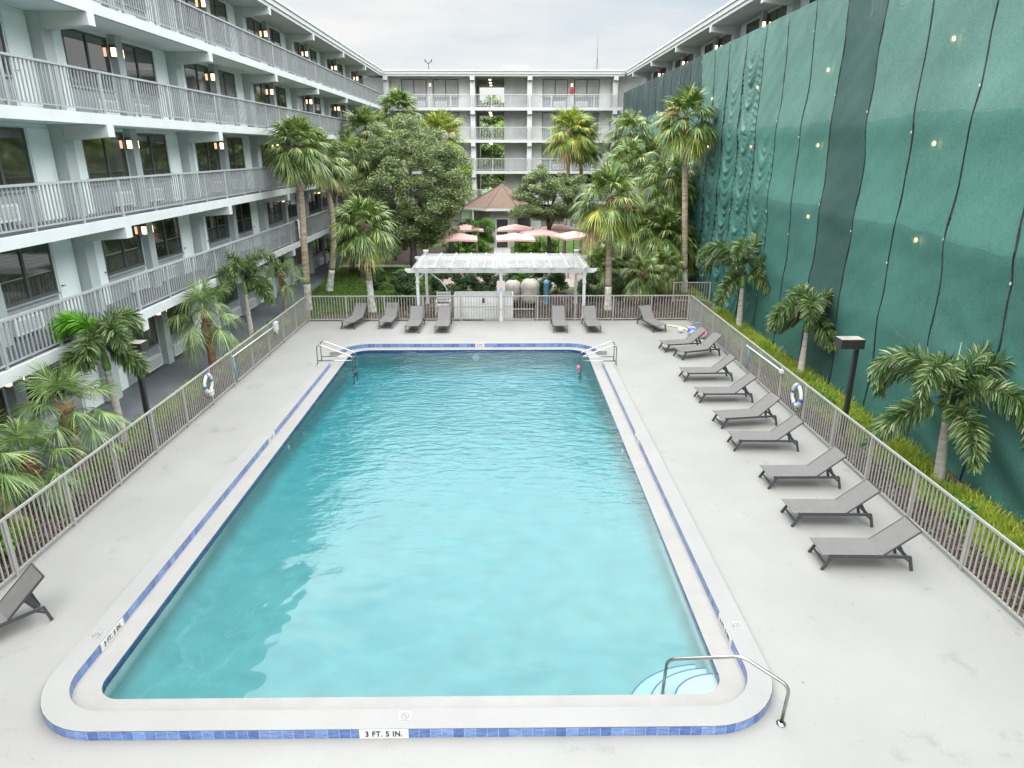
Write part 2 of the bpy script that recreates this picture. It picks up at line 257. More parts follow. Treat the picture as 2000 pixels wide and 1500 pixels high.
# ------------------------------------------------------------------ helpers
def tag(o, label=None, cat=None, group=None, kind=None):
    if label: o['label'] = label
    if cat: o['category'] = cat
    if group: o['group'] = group
    if kind: o['kind'] = kind
    return o
def empty(name, loc=(0, 0, 0), rz=0, label=None, cat=None, group=None):
    o = bpy.data.objects.new(name, None); COL.objects.link(o); o.location = loc; o.rotation_euler = (0, 0, rz); o.empty_display_size = 0.2
    return tag(o, label, cat, group)
class MB:
    def __init__(s): s.v = []; s.f = []; s.m = []; s.smooth = []
    def add(s, vs, fs, mi=0, sm=False):
        b = len(s.v); s.v += [tuple(v) for v in vs]; s.f += [tuple(b + i for i in f) for f in fs]; s.m += [mi] * len(fs); s.smooth += [sm] * len(fs); return s
    def box(s, a, b, mi=0):
        x0, y0, z0 = a; x1, y1, z1 = b
        return s.add([(x0, y0, z0), (x1, y0, z0), (x1, y1, z0), (x0, y1, z0), (x0, y0, z1), (x1, y0, z1), (x1, y1, z1), (x0, y1, z1)],
              [(3, 2, 1, 0), (4, 5, 6, 7), (0, 1, 5, 4), (1, 2, 6, 5), (2, 3, 7, 6), (3, 0, 4, 7)], mi)
    def prism(s, poly, axis, a, b, mi=0):
        """poly in the two other axes (order x,y,z without axis) swept from a to b along axis"""
        n = len(poly); vs = []
        for t in (a, b):
            for p in poly:
                q = list(p); q.insert(axis, t); vs.append(q)
        return s.add(vs, [tuple(range(n))[::-1], tuple(range(n, 2 * n))] + [(i, (i + 1) % n, n + (i + 1) % n, n + i) for i in range(n)], mi)
    def bar(s, p, q, w, h, mi=0):
        """rectangular bar from p to q"""
        p = Vector(p); q = Vector(q); d = (q - p).normalized(); up = Vector((0, 0, 1))
        if abs(d.z) > .95: up = Vector((1, 0, 0))
        a = d.cross(up).normalized() * w / 2; b = a.cross(d).normalized() * h / 2
        vs = [c + x * a + y * b for c in (p, q) for x, y in ((-1, -1), (1, -1), (1, 1), (-1, 1))]
        return s.add(vs, [(3, 2, 1, 0), (4, 5, 6, 7), (0, 1, 5, 4), (1, 2, 6, 5), (2, 3, 7, 6), (3, 0, 4, 7)], mi)
    def tube(s, pts, r, n=8, mi=0, caps=True, sm=True):
        pts = [Vector(p) for p in pts]; k = len(pts); rs = r if isinstance(r, (list, tuple)) else [r] * k
        vs = []; prev = None
        for i, p in enumerate(pts):
            d = (pts[min(i + 1, k - 1)] - pts[max(i - 1, 0)]).normalized()
            if prev is None:
                u = Vector((0, 0, 1)) if abs(d.z) < .9 else Vector((1, 0, 0)); a = d.cross(u).normalized()
            else: a = (prev - d * prev.dot(d)).normalized()
            prev = a; b = d.cross(a)
            for j in range(n):
                t = 2 * PI * j / n; vs.append(p + (a * math.cos(t) + b * math.sin(t)) * rs[i])
        fs = [(i * n + j, i * n + (j + 1) % n, (i + 1) * n + (j + 1) % n, (i + 1) * n + j) for i in range(k - 1) for j in range(n)]
        s.add(vs, fs, mi, sm)
        if caps:
            b0 = len(s.v) - len(vs); s.f += [tuple(b0 + j for j in range(n))[::-1], tuple(b0 + (k - 1) * n + j for j in range(n))]; s.m += [mi, mi]; s.smooth += [False, False]
        return s
    def lathe(s, prof, n=20, c=(0, 0, 0), mi=0, sm=True):
        vs = [(c[0] + r * math.cos(2 * PI * j / n), c[1] + r * math.sin(2 * PI * j / n), c[2] + z) for r, z in prof for j in range(n)]
        fs = [(i * n + j, i * n + (j + 1) % n, (i + 1) * n + (j + 1) % n, (i + 1) * n + j) for i in range(len(prof) - 1) for j in range(n)]
        return s.add(vs, fs, mi, sm)
    def mesh(s, name, mats):
        me = bpy.data.meshes.new(name); me.from_pydata(s.v, [], s.f)
        for m in (mats if isinstance(mats, (list, tuple)) else [mats]): me.materials.append(m)
        me.polygons.foreach_set('material_index', s.m); me.polygons.foreach_set('use_smooth', s.smooth); me.update(); return me
    def build(s, name, mats, parent=None, loc=None):
        return place(s.mesh(name, mats), name, parent, loc)
def place(me, name, parent=None, loc=None, rz=0, sc=None):
    o = bpy.data.objects.new(name, me); COL.objects.link(o); o.parent = parent
    if loc: o.location = loc
    if rz: o.rotation_euler = (0, 0, rz)
    if sc: o.scale = sc if isinstance(sc, tuple) else (sc,) * 3
    return o
def copy_tree(o, parent=None):
    c = o.copy(); COL.objects.link(c); c.parent = parent
    for ch in [x for x in bpy.data.objects if x.parent == o]: copy_tree(ch, c)
    return c
def qmesh(name, verts, faces, mats, mi=None, smooth=False):
    """fast numpy mesh: verts (n,3), faces (m,4)"""
    me = bpy.data.meshes.new(name); n, m = len(verts), len(faces)
    me.vertices.add(n); me.vertices.foreach_set('co', np.asarray(verts, dtype=np.float32).ravel())
    me.loops.add(m * 4); me.loops.foreach_set('vertex_index', np.asarray(faces, dtype=np.int32).ravel())
    me.polygons.add(m); me.polygons.foreach_set('loop_start', np.arange(0, 4 * m, 4, dtype=np.int32)); me.polygons.foreach_set('loop_total', np.full(m, 4, dtype=np.int32))
    for q in (mats if isinstance(mats, (list, tuple)) else [mats]): me.materials.append(q)
    if mi is not None: me.polygons.foreach_set('material_index', np.asarray(mi, dtype=np.int32))
    if smooth: me.polygons.foreach_set('use_smooth', np.ones(m, dtype=bool))
    me.update(); me.validate(); return me
def text_mesh(name, body, size, m, ext=0.001):
    c = bpy.data.curves.new(name, 'FONT'); c.body = body; c.size = size; c.extrude = ext; c.align_x = 'CENTER'; c.align_y = 'CENTER'; c.offset = size * 0.03; c.space_character = 1.12
    o = bpy.data.objects.new(name, c); me = bpy.data.meshes.new_from_object(o); me.materials.clear(); me.materials.append(m)
    bpy.data.objects.remove(o); return me
def struct(o): o['kind'] = 'structure'; return o

# ------------------------------------------------------------------ ground and paving
def sheet(name, poly, z, m, kind='structure'):
    b = MB(); b.add([(x, y, z) for x, y in poly], [tuple(range(len(poly)))]); o = b.build(name, m); o['kind'] = kind; return o
# ground with a hole where the deck and pool are
g = MB()
def rect(b, x0, y0, x1, y1, z, mi=0): b.add([(x0, y0, z), (x1, y0, z), (x1, y1, z), (x0, y1, z)], [(0, 1, 2, 3)], mi)
Zg = -0.03
rect(g, -600, -600, -9.2, 900, Zg); rect(g, 8.72, -600, 600, 900, Zg); rect(g, -9.2, 31.02, 8.72, 900, Zg); rect(g, -9.2, -600, 8.72, -14, Zg)
struct(g.build('ground', M_lawn))
sheet('walkway', [(-24, -10), (-10.75, -10), (-10.75, 36), (-10.95, 41), (-11.7, 46), (-11.2, 51), (-10.8, 57), (-10.8, 66), (-10.8, 82), (-24, 82)], 0.0, M_floorc)
sheet('mulch_bed', [(-10.7, -10), (-9.21, -10), (-9.21, 33.4), (-10.7, 30)], -0.012, M_dirt)
sheet('mulch_bed', [(8.73, -10), (12.8, -10), (12.8, 34), (8.73, 33)], -0.012, M_dirt)
sheet('mulch_bed', [(-8.9, 31.03), (8.7, 31.03), (10.8, 34.3), (10.0, 36.5), (6, 38.6), (-3, 38.7), (-4.6, 37.2), (-5.2, 34.5), (-6.0, 33.4), (-8.9, 32.5)], -0.020, M_dirt)
sheet('mulch_bed', [(-6.5, 39.7), (-4.2, 37.9), (-3.3, 41.0), (-4.0, 44.6), (-7.6, 44.9), (-8.7, 41.5)], -0.024, M_dirt)
sheet('mulch_bed', [(-11, 47.9), (-3.8, 47.9), (-4, 57), (-10.7, 57)], -0.016, M_dirt)
sheet('patio', [(-3.6, 39.2), (5.2, 39.2), (5.8, 46.1), (5.5, 52.8), (-3.7, 52.8), (-4.1, 46.9)], -0.004, M_patio)
sheet('path', [(-11.4, 46.7), (-4.1, 46.4), (-4.05, 47.3), (-11.2, 47.7)], -0.008, M_path)
sheet('path', [(5.2, 44.6), (11.4, 44.6), (11.4, 46.0), (5.5, 46.0)], -0.006, M_path)
sheet('path', [(-0.8, 52.8), (0.5, 52.8), (0.5, 57.5), (-0.8, 57.5)], -0.002, M_path)

# ------------------------------------------------------------------ the pool
PX0, PX1, PY0, PY1 = -6.0, 3.22, 7.92, 26.12
def outline(off, n=10):
    x0, x1, y0, y1 = PX0 - off, PX1 + off, PY0 - off, PY1 + off
    rn, rf = max(.02, 0.40 + off), 0.75 + off; pts = []
    for cx, cy, a0, r in ((x1 - rn, y0 + rn, -90, rn), (x1 - rf, y1 - rf, 0, rf), (x0 + rf, y1 - rf, 90, rf), (x0 + rn, y0 + rn, 180, rn)):
        pts += [(cx + r * math.cos(R(a0 + 90 * i / n)), cy + r * math.sin(R(a0 + 90 * i / n))) for i in range(n + 1)]
    out_ = []
    k = len(pts)                      # subdivide the long sides so the sweep can be cut
    for i in range(k):
        a, b = pts[i], pts[(i + 1) % k]; L = math.hypot(b[0] - a[0], b[1] - a[1]); out_.append(a)
        if L > 2: out_ += [(a[0] + (b[0] - a[0]) * j / 24, a[1] + (b[1] - a[1]) * j / 24) for j in range(1, 24)]
    return out_
def ring(b, o0, z0, o1, z1, keep=None, mi=0, sm=False):
    A, B = outline(o0), outline(o1); k = len(A)
    for i in range(k):
        j = (i + 1) % k
        if keep and not (keep(A[i]) and keep(A[j])): continue
        b.add([A[i] + (z0,), A[j] + (z0,), B[j] + (z1,), B[i] + (z1,)], [(0, 1, 2, 3)], mi, sm)
BW0, BW1, BH = 0.38, 0.73, 0.15
keep = lambda p: not (24.05 < p[1] < 25.15 and (p[0] < PX0 + .2 or p[0] > PX1 - .2))
d = MB()
# deck with a rounded hole
H_ = outline(BW0 - .01); X0, X1, Y0, Y1 = -9.2, 8.72, -14, 31.02; cxp, cyp = (PX0 + PX1) / 2, (PY0 + PY1) / 2
def toedge(p):
    dx, dy = p[0] - cxp, p[1] - cyp; t = min(((X1 if dx > 0 else X0) - cxp) / dx if dx else 1e9, ((Y1 if dy > 0 else Y0) - cyp) / dy if dy else 1e9)
    return (cxp + dx * t, cyp + dy * t)
E_ = [toedge(p) for p in H_]; k = len(H_)
for i in range(k):
    j = (i + 1) % k; a, b = E_[i], E_[j]; poly = [H_[i] + (0,), H_[j] + (0,), b + (0,)]
    if abs(a[0] - b[0]) > 1e-4 and abs(a[1] - b[1]) > 1e-4:
        c = (X1 if (a[0] + b[0]) / 2 > cxp else X0, Y1 if (a[1] + b[1]) / 2 > cyp else Y0); poly.append(c + (0,))
    poly.append(a + (0,)); d.add(poly, [tuple(range(len(poly)))])
for (ax, ay, bx, by) in ((X0, Y0, X1, Y0), (X1, Y0, X1, Y1), (X1, Y1, X0, Y1), (X0, Y1, X0, Y0)):
    d.add([(ax, ay, 0), (bx, by, 0), (bx, by, -0.25), (ax, ay, -0.25)], [(0, 1, 2, 3)])
struct(d.build('pool_deck', M_deck))

pool = empty('swimming_pool', (cxp, cyp, 0), 0, 'large rectangular swimming pool with blue tile bands and turquoise water', 'swimming pool')
def pp(b, name, m):
    me = b.mesh(name, m); o = place(me, name, pool); o.location = (-cxp, -cyp, 0); return o
b = MB(); ring(b, 0, -0.002, BW0, 0.004); pp(b, 'coping_ledge', M_ledge)
b = MB(); ring(b, 0, -0.002, 0, -0.16); pp(b, 'waterline_tile', M_navy)
keepN = lambda p: keep(p) and p[1] < 24.6
keepF = lambda p: keep(p) and p[1] > 24.6
kb = {}
for kf in (keepN, keepF):
    b = MB(); kb[kf] = b; ring(b, BW0, BH, BW1, BH, kf); ring(b, BW0, BH - .004, BW0, 0, kf); ring(b, BW1, 0, BW1, BH - .004, kf)
for s_ in (-1, 1):                        # end faces of the two interruptions at the ladders
    xs = (PX0 - BW1, PX0 - BW0) if s_ < 0 else (PX1 + BW0, PX1 + BW1)
    ys = sorted({round(p[1], 4) for p in outline(BW0) if (p[0] < PX0 if s_ < 0 else p[0] > PX1) and keep(p)})
    lo = max(y for y in ys if y < 24.6); hi = min(y for y in ys if y > 24.6)
    for y, b in ((lo, kb[keepN]), (hi, kb[keepF])): b.add([(xs[0], y, 0), (xs[1], y, 0), (xs[1], y, BH), (xs[0], y, BH)], [(0, 1, 2, 3)])
for b in kb.values(): pp(b, 'raised_kerb', mat('kerb_top', (0.208, 0.204, 0.196), 0.75, 0.05, 0.8, 0.2, 50))
# tile bands: 4 mm proud of both kerb faces, with UVs in metres
def tileband(off, name, keep):
    A = outline(off); k = len(A); vs = []; fs = []; uvs = []; u = 0
    for i in range(k):
        j = (i + 1) % k; L = math.hypot(A[j][0] - A[i][0], A[j][1] - A[i][1])
        if keep(A[i]) and keep(A[j]):
            n0 = len(vs); vs += [A[i] + (0.003,), A[j] + (0.003,), A[j] + (BH - .006,), A[i] + (BH - .006,)]; fs.append((n0, n0 + 1, n0 + 2, n0 + 3)); uvs += [(u, 0), (u + L, 0), (u + L, 1), (u, 1)]
        u += L
    me = bpy.data.meshes.new(name); me.from_pydata(vs, [], fs); uvl = me.uv_layers.new(name='UVMap')
    for i, q in enumerate(uvs): uvl.data[i].uv = q
    me.materials.append(M_tile); o = place(me, name, pool); o.location = (-cxp, -cyp, 0); return o
for kf in (keepN, keepF): tileband(BW0 - .005, 'inner_tile_band', kf); tileband(BW1 + .005, 'outer_tile_band', kf)
# basin
ZN, ZF = -0.52, -0.92
b = MB(); A = outline(0.0)
zf = lambda y: ZN + (ZF - ZN) * min(1, max(0, (y - 11) / 12)) ** 1.2
for i in range(len(A)):
    j = (i + 1) % len(A); 
    C_ = [(0, -.14), (-.01, .40), (-.05, .24), (-.10, .14), (-.18, .07), (-.30, .02), (-.45, -.01)]     # wall, then a cove into the floor
    cxx, cyy = (PX0 + PX1) / 2, (PY0 + PY1) / 2
    def cp_(p, q, k):
        if k == 0: return (p[0], p[1], -.14)
        f = outl[k][q]; return (f[0], f[1], zf(f[1]) + C_[k][1])
    if i == 0: outl = [outline(c[0]) for c in C_]
    if i == 0:
        K5 = len(C_); L_ = len(A); b.add([cp_(A[q], q, kk) for kk in range(K5) for q in range(L_)], [(kk * L_ + q, kk * L_ + (q + 1) % L_, (kk + 1) * L_ + (q + 1) % L_, (kk + 1) * L_ + q) for kk in range(K5 - 1) for q in range(L_)], 0, True)
nx, ny = 4, 30
vs = [(PX0 - .1 + (PX1 - PX0 + .2) * i / nx, PY0 - .1 + (PY1 - PY0 + .2) * j / ny, zf(PY0 + (PY1 - PY0) * j / ny)) for j in range(ny + 1) for i in range(nx + 1)]
b.add(vs, [(j * (nx + 1) + i, j * (nx + 1) + i + 1, (j + 1) * (nx + 1) + i + 1, (j + 1) * (nx + 1) + i) for j in range(ny) for i in range(nx)], 0, True)
pp(b, 'basin', M_plaster)
# corner steps: three quarter-round treads, navy nosing line on each
M_step = mat('step_plaster', (0.29, 0.305, 0.30), 0.8, 0.03, 2)
for rx, ry, zt in ((1.42, 1.10, -0.42), (1.10, 0.85, -0.28), (0.74, 0.58, -0.15)):
    b = MB(); n = 18; cx_, cy_ = PX1, PY0
    P = [(cx_ - rx * math.cos(PI / 2 * i / n), cy_ + ry * math.sin(PI / 2 * i / n)) for i in range(n + 1)]
    vs = [(cx_, cy_, zt)] + [p + (zt,) for p in P] + [p + (-1.0,) for p in P]
    b.add(vs, [(0, i + 1, i + 2) for i in range(n)] + [(i + 1, n + 2 + i, n + 3 + i, i + 2) for i in range(n)])
    st = pp(b, 'corner_step', M_step)
    b = MB(); P2 = [(cx_ - (rx - .022) * math.cos(PI / 2 * i / n), cy_ + (ry - .022) * math.sin(PI / 2 * i / n)) for i in range(n + 1)]
    for i in range(n): b.add([P[i] + (zt + .004,), P[i + 1] + (zt + .004,), P2[i + 1] + (zt + .004,), P2[i] + (zt + .004,)], [(0, 1, 2, 3)])
    b.build('nosing_line', M_navy, st)
# water body: larger than the basin so that its sides stay inside the shell
b = MB(); b.box((PX0 - .05, PY0 - .05, -2.2), (PX1 + .05, PY1 + .05, -0.036)); w = b.build('water', M_water); struct(w)
# return fittings / pool lights
for (x, y, z, nx_) in ((PX0, 17.4, -.3, 1), (PX1, 17.0, -.28, -1), (PX0, 12.4, -.3, 1), (PX1, 11.2, -.3, -1)):
    b = MB(); b.tube([(x - cxp, y - cyp, z), (x - cxp + .03 * nx_, y - cyp, z)], .07, 14); o = b.build('wall_fitting', M_vinyl, pool)
b = MB(); b.tube([(-1.15 - cxp, PY1 - cyp, -.32), (-1.15 - cxp, PY1 - cyp - .04, -.32)], .14, 18); b.build('pool_light', M_vinyl, pool)
# depth markers (white tile + dark lettering)
def marker(body, loc, rz, w_, size=0.105):
    e = MB(); e.box((-w_ / 2, -.004, 0.002), (w_ / 2, .004, BH - .004)); o = e.build('depth_marker', M_markv, pool); o.location = (loc[0] - cxp, loc[1] - cyp, loc[2]); o.rotation_euler = (0, 0, rz)
    t_ = place(text_mesh('lettering', body, size, M_ink), 'lettering', o); t_.scale = (.86, 1.06, 1); t_.location = (0, -.006, BH / 2); t_.rotation_euler = (PI / 2, 0, 0); return o
marker('3 FT. 5 IN.', (-1.64, PY0 - BW1 - .010, 0), 0, .66, .118)
marker('3 FT. 5 IN.', (PX0 - BW0 + .010, 9.23, 0), PI / 2, .66, .118)
marker('3 FT. 5 IN.', (PX1 + BW0 - .010, 9.23, 0), -PI / 2, .66, .118)
marker('5 FT.', (PX0 - BW0 + .010, 17.25, 0), PI / 2, .5, .118)
marker('5 FT.', (PX1 + BW0 - .010, 17.05, 0), -PI / 2, .5, .118)
marker('6 FT.', (-0.99, PY1 + BW0 - .010, 0), 0, .36, .11)
# no-diving tiles set in the kerb top
def nodive(x, y, rz):
    e = MB(); e.box((-.088, -.088, 0), (.088, .088, .003)); o = e.build('no_diving_tile', M_mark, pool, (x - cxp, y - cyp, BH)); o.rotation_euler = (0, 0, rz)
    r = MB(); n = 28
    for i in range(n):
        a, b_ = 2 * PI * i / n, 2 * PI * (i + 1) / n
        r.add([(q * math.cos(t), q * math.sin(t) + .012, .0045) for q, t in ((.058, a), (.058, b_), (.046, b_), (.046, a))], [(0, 1, 2, 3)])
    r.bar((-.036, .048, .0045), (.036, -.024, .0045), .011, .001)
    r.bar((-.02, .01, .004), (.025, .02, .004), .008, .001)
    r.build('prohibition_ring', M_faint, o)
    place(text_mesh('lettering', 'NO DIVING', .028, M_faint, .0005), 'lettering', o, (0, -.066, .0045))
nodive(-1.385, PY0 - (BW0 + BW1) / 2 + .03, 0); nodive(PX0 - (BW0 + BW1) / 2, 9.12, PI / 2); nodive(PX1 + (BW0 + BW1) / 2, 9.24, -PI / 2)

# ------------------------------------------------------------------ hotel wings, built bay by bay
LV = [0.02, 2.87, 5.67, 8.45, 11.25]; ROOF = 13.86; BAY = 7.85; WD = 1.6
def floor_h(i): return (LV[i + 1] if i < 4 else ROOF + .28) - .28 - LV[i]
def bay_kit(wall, pier, warm):
    """meshes of one bay, local x along the facade, y inward, z up from the floor"""
    K = {}
    for hi, h in enumerate(sorted({round(floor_h(i), 3) for i in range(5)})):
        b = MB(); b.box((0, WD, 0), (BAY, WD + .2, h)); K['wall', h] = b.mesh('wall', wall)
        b = MB(); b.box((BAY / 2 - .20, WD - .24, 0), (BAY / 2 + .20, WD - .002, h)); K['mid', h] = b.mesh('pilaster', pier)
        b = MB(); b.box((-.24, WD - .36, 0), (.24, WD - .002, h)); K['pier', h] = b.mesh('pier', pier)
        top = h - .12
        b = MB()
        fw = 2.36; b.box((0, -.05, .86), (fw, 0, .93)); b.box((0, -.05, top - .06), (fw, 0, top)); b.box((0, -.05, .93), (.06, 0, top - .06)); b.box((fw - .06, -.05, .93), (fw, 0, top - .06)); b.box((fw / 2 - .04, -.055, .93), (fw / 2 + .04, 0, top - .06))
        K['frame', h] = b.mesh('window', M_frame)
        for gi, gm in enumerate(M_glass if not warm else [M_glassb, M_glassb, M_glass[2]]):
            b = MB(); b.box((.06, -.022, .93), (fw / 2 - .04, -.012, top - .06)); b.box((fw / 2 + .04, -.032, .93), (fw - .06, -.022, top - .06)); K['glass', h, gi] = b.mesh('pane', gm)
        b = MB(); b.box((0, -.045, 0), (.92, 0, top)); K['door', h] = b.mesh('door', wall)
    b = MB(); b.box((0, -.03, 0), (2.36, 0, .855)); b.box((0, -.10, .80), (2.36, -.03, .855)); b.box((.10, -.04, .10), (.16, -.03, .8)); K['spandrel'] = b.mesh('spandrel_panel', M_panel)
    b = MB(); b.box((0, -.16, 0), (1.08, 0, .42))
    for i in range(7): b.box((.06, -.168, .07 + i * .045), (1.02, -.16, .09 + i * .045), 1)
    K['ac'] = b.mesh('air_conditioner', [M_ac, M_panel])
    b = MB(); b.tube([(0, 0, 0), (0, -.05, 0)], .018, 6); b.bar((0, -.05, 0), (.11, -.05, 0), .02, .02); K['handle'] = b.mesh('handle', M_frame)
    b = MB(); b.box((-.035, -.06, -.13), (.035, .06, .12)); K['lamp'] = b.mesh('wall_lamp', M_lamp); b = MB(); b.lathe([(.001, -.07), (.035, -.06), (.05, 0), (.035, .06), (.001, .07)], 10); K['veiled'] = b.mesh('wall_lamp', M_lampv)
    b = MB(); b.box((-.06, -.08, .12), (.06, .08, .20)); b.box((-.055, -.075, -.17), (.055, .075, -.15)); b.box((-.055, .05, -.16), (.055, .075, .13)); K['cap'] = b.mesh('lamp_cap', M_lampcap)
    return K
def railing_mesh(L, m, step=0.15, post=1.96, h=1.1, sq=.03, name='railing', topw=.10):
    b = MB(); b.box((0, -topw / 2, h - .055), (L, topw / 2, h)); b.box((0, -.02, .09), (L, .02, .125))
    n = max(1, round(L / step)); np_ = max(1, round(L / post))
    for i in range(n): x = (i + .5) * L / n; b.box((x - sq / 2, -sq / 2, .125), (x + sq / 2, sq / 2, h - .055))
    for i in range(np_ + 1):
        x = min(max(i * L / np_, .03), L - .03); b.box((x - .03, -.03, 0), (x + .03, .03, h - .055))
    return b.mesh(name, m)
def slab(root, name, x0, x1, z, depth, first=0.0, m=None, m2=None):
    b = MB(); b.box((x0, first, z - .28), (x1, first + .14, z), 0); b.box((x0, first + .14, z - .275), (x1, depth, z - .14), 1); b.box((x0, first + .14, z - .14), (x1, depth, z - .004), 2)
    return b.build(name, [m or M_slab, m2 or M_soffit, M_floorc], root)
def beam(root, x, z, w=.17, m=None):
    b = MB(); b.prism([(-.012, z - .282), (-.012, z - .60), (WD, z - .72), (WD, z - .282)], 0, x - w, x + w); return b.build('beam', m or M_slab, root)
def roof(root, x0, x1, depth, m=None):
    b = MB(); b.box((x0, 0, ROOF), (x1, depth, ROOF + .36)); b.build('roof', [m or M_slab], root)
    b = MB(); b.box((x0, -.07, ROOF + .17), (x1, .0, ROOF + .40)); b.box((x0, -.13, ROOF + .40), (x1, .12, ROOF + .54)); b.build('roof_fascia', m or M_slab, root)
    b = MB(); b.box((x0, .12, ROOF + .36), (x1, depth, ROOF + .41)); b.build('roof_covering', M_roofgravel, root)

def wing(name, loc, rz, npier, bays, label, K, floors=range(5), rails=True, warm=False, lamps_all=True, x_extra=(0, 0), depth=10, rail_m=None, on=None, seed=3):
    root = empty(name, loc, rz, label, 'building'); rg = random.Random(seed)
    beamM = None
    Lx = [bx for bx in bays]
    for fi in floors:
        h = round(floor_h(fi), 3); z = LV[fi]; rm = None
        for bi, bx in enumerate(Lx):
            place(K['wall', h], 'wall', root, (bx, 0, z)); place(K['mid', h], 'pilaster', root, (bx, 0, z)); place(K['pier', h], 'pier', root, (bx, 0, z))
            if fi < 4: beam(root, bx, LV[fi + 1])
            else: beam(root, bx, ROOF + .28)
            for sgn in (0, 1):
                wx = bx + (.27 + .95 if sgn == 0 else BAY / 2 + .25)
                g_ = rg.choice([0, 0, 1, 2, 2] if fi < 4 else [0, 0, 2])
                f_ = place(K['frame', h], 'window', root, (wx, WD, z)); place(K['glass', h, g_], 'pane', f_, (0, 0, 0))
                place(K['spandrel'], 'spandrel_panel', root, (wx, WD, z))
                place(K['ac'], 'air_conditioner', root, (wx + (.2 if sgn else 1.08), WD - .03, z + .12))
                dx = bx + .28 if sgn == 0 else bx + BAY - .28 - .92
                d_ = place(K['door', h], 'door', root, (dx, WD, z)); place(K['handle'], 'handle', d_, (.80 if sgn == 0 else .06, -.045, 1.0))
                l_ = place(K['lamp'], 'wall_lamp', root, (bx + BAY / 2 + (-.245 if sgn == 0 else .245), WD - .15, z + 2.02)); place(K['cap'], 'lamp_cap', l_, (0, 0, 0))
            if rails and fi > 0: place(rails, 'railing', root, (bx, .07, z))
    return root
KL = bay_kit(M_wall, M_pier, False); KB = bay_kit(M_wallb, M_pierb, True)
RL = railing_mesh(BAY, M_rail); RB = railing_mesh(BAY, M_railb)
# left wing: local x runs along +Y of the world, facing the pool
LY = [4.8 + BAY * i for i in range(8)]
lw = wing('hotel_wing', (-11.0, 0, 0), PI / 2, 8, LY, 'long mint white balcony wing standing uncovered along the left of the pool', KL, rails=RL)
for z in LV[1:]: slab(lw, 'balcony_slab', -4, 67.58, z, 10)
roof(lw, -4, 67.45, 10)
b = MB(); b.box((-4, 10, 0), (80, 10.2, ROOF)); b.box((67.6 + 1.6 + .2, WD, 0), (80, 10, ROOF)); b.build('rear_wall', M_wall, lw)
for p in [(7.9, 67.45)]:
    b = MB(); b.box((67.6, 1.0, 0), (69.1, 1.12, ROOF)); 
# right wing: local x runs along -Y
RY = [17.45 + BAY * i for i in range(-1, 7)]
KRb = KL
rw = empty('hotel_wing', (11.2, 67.6, 0), -PI / 2, 'long balcony wing right of the pool, hidden below its top floor by green net', 'building')
rg = random.Random(9)
for fi in range(5):
    h = round(floor_h(fi), 3); z = LV[fi]
    for y0 in RY:
        bx = 67.6 - y0 - BAY if 67.6 - y0 - BAY > -1 else None
        if bx is None: continue
        place(KL['wall', h], 'wall', rw, (bx, 0, z)); place(KL['mid', h], 'pilaster', rw, (bx, 0, z)); place(KL['pier', h], 'pier', rw, (bx, 0, z))
        beam(rw, bx, LV[fi + 1] if fi < 4 else ROOF + .28)
        for sgn in (0, 1):
            if fi == 4:
                wx = bx + (.27 + .95 if sgn == 0 else BAY / 2 + .25)
                f_ = place(KL['frame', h], 'window', rw, (wx, WD, z)); place(KL['glass', h, rg.choice([0, 2])], 'pane', f_, (0, 0, 0))
                place(KL['spandrel'], 'spandrel_panel', rw, (wx, WD, z))
                d_ = place(KL['door', h], 'door', rw, (bx + .28 if sgn == 0 else bx + BAY - 1.2, WD, z)); place(KL['handle'], 'handle', d_, (.80 if sgn == 0 else .06, -.045, 1.0))
            if fi < 4:
                if sgn: place(KL['veiled'], 'wall_lamp', rw, (bx + BAY / 2 + .245, WD - .15, z + 2.02))
                continue
            l_ = place(KL['lamp'], 'wall_lamp', rw, (bx + BAY / 2 + (-.245 if sgn == 0 else .245), WD - .15, z + 2.02)); place(KL['cap'], 'lamp_cap', l_, (0, 0, 0))
b = MB(); 
for i in range(5): b.box((66.1, WD, LV[i]), (72, WD + .2, LV[i] + floor_h(i)))
b.box((-12, 10, 0), (72, 10.2, ROOF)); b.build('rear_wall', M_wall, rw)
for z in LV[1:]: slab(rw, 'balcony_slab', .02, 72, z, 10)
roof(rw, .15, 72, 10)
for fi in range(1, 5): place(railing_mesh(67.5, M_rail, step=.24), 'railing', rw, (.05, .10, LV[fi]))
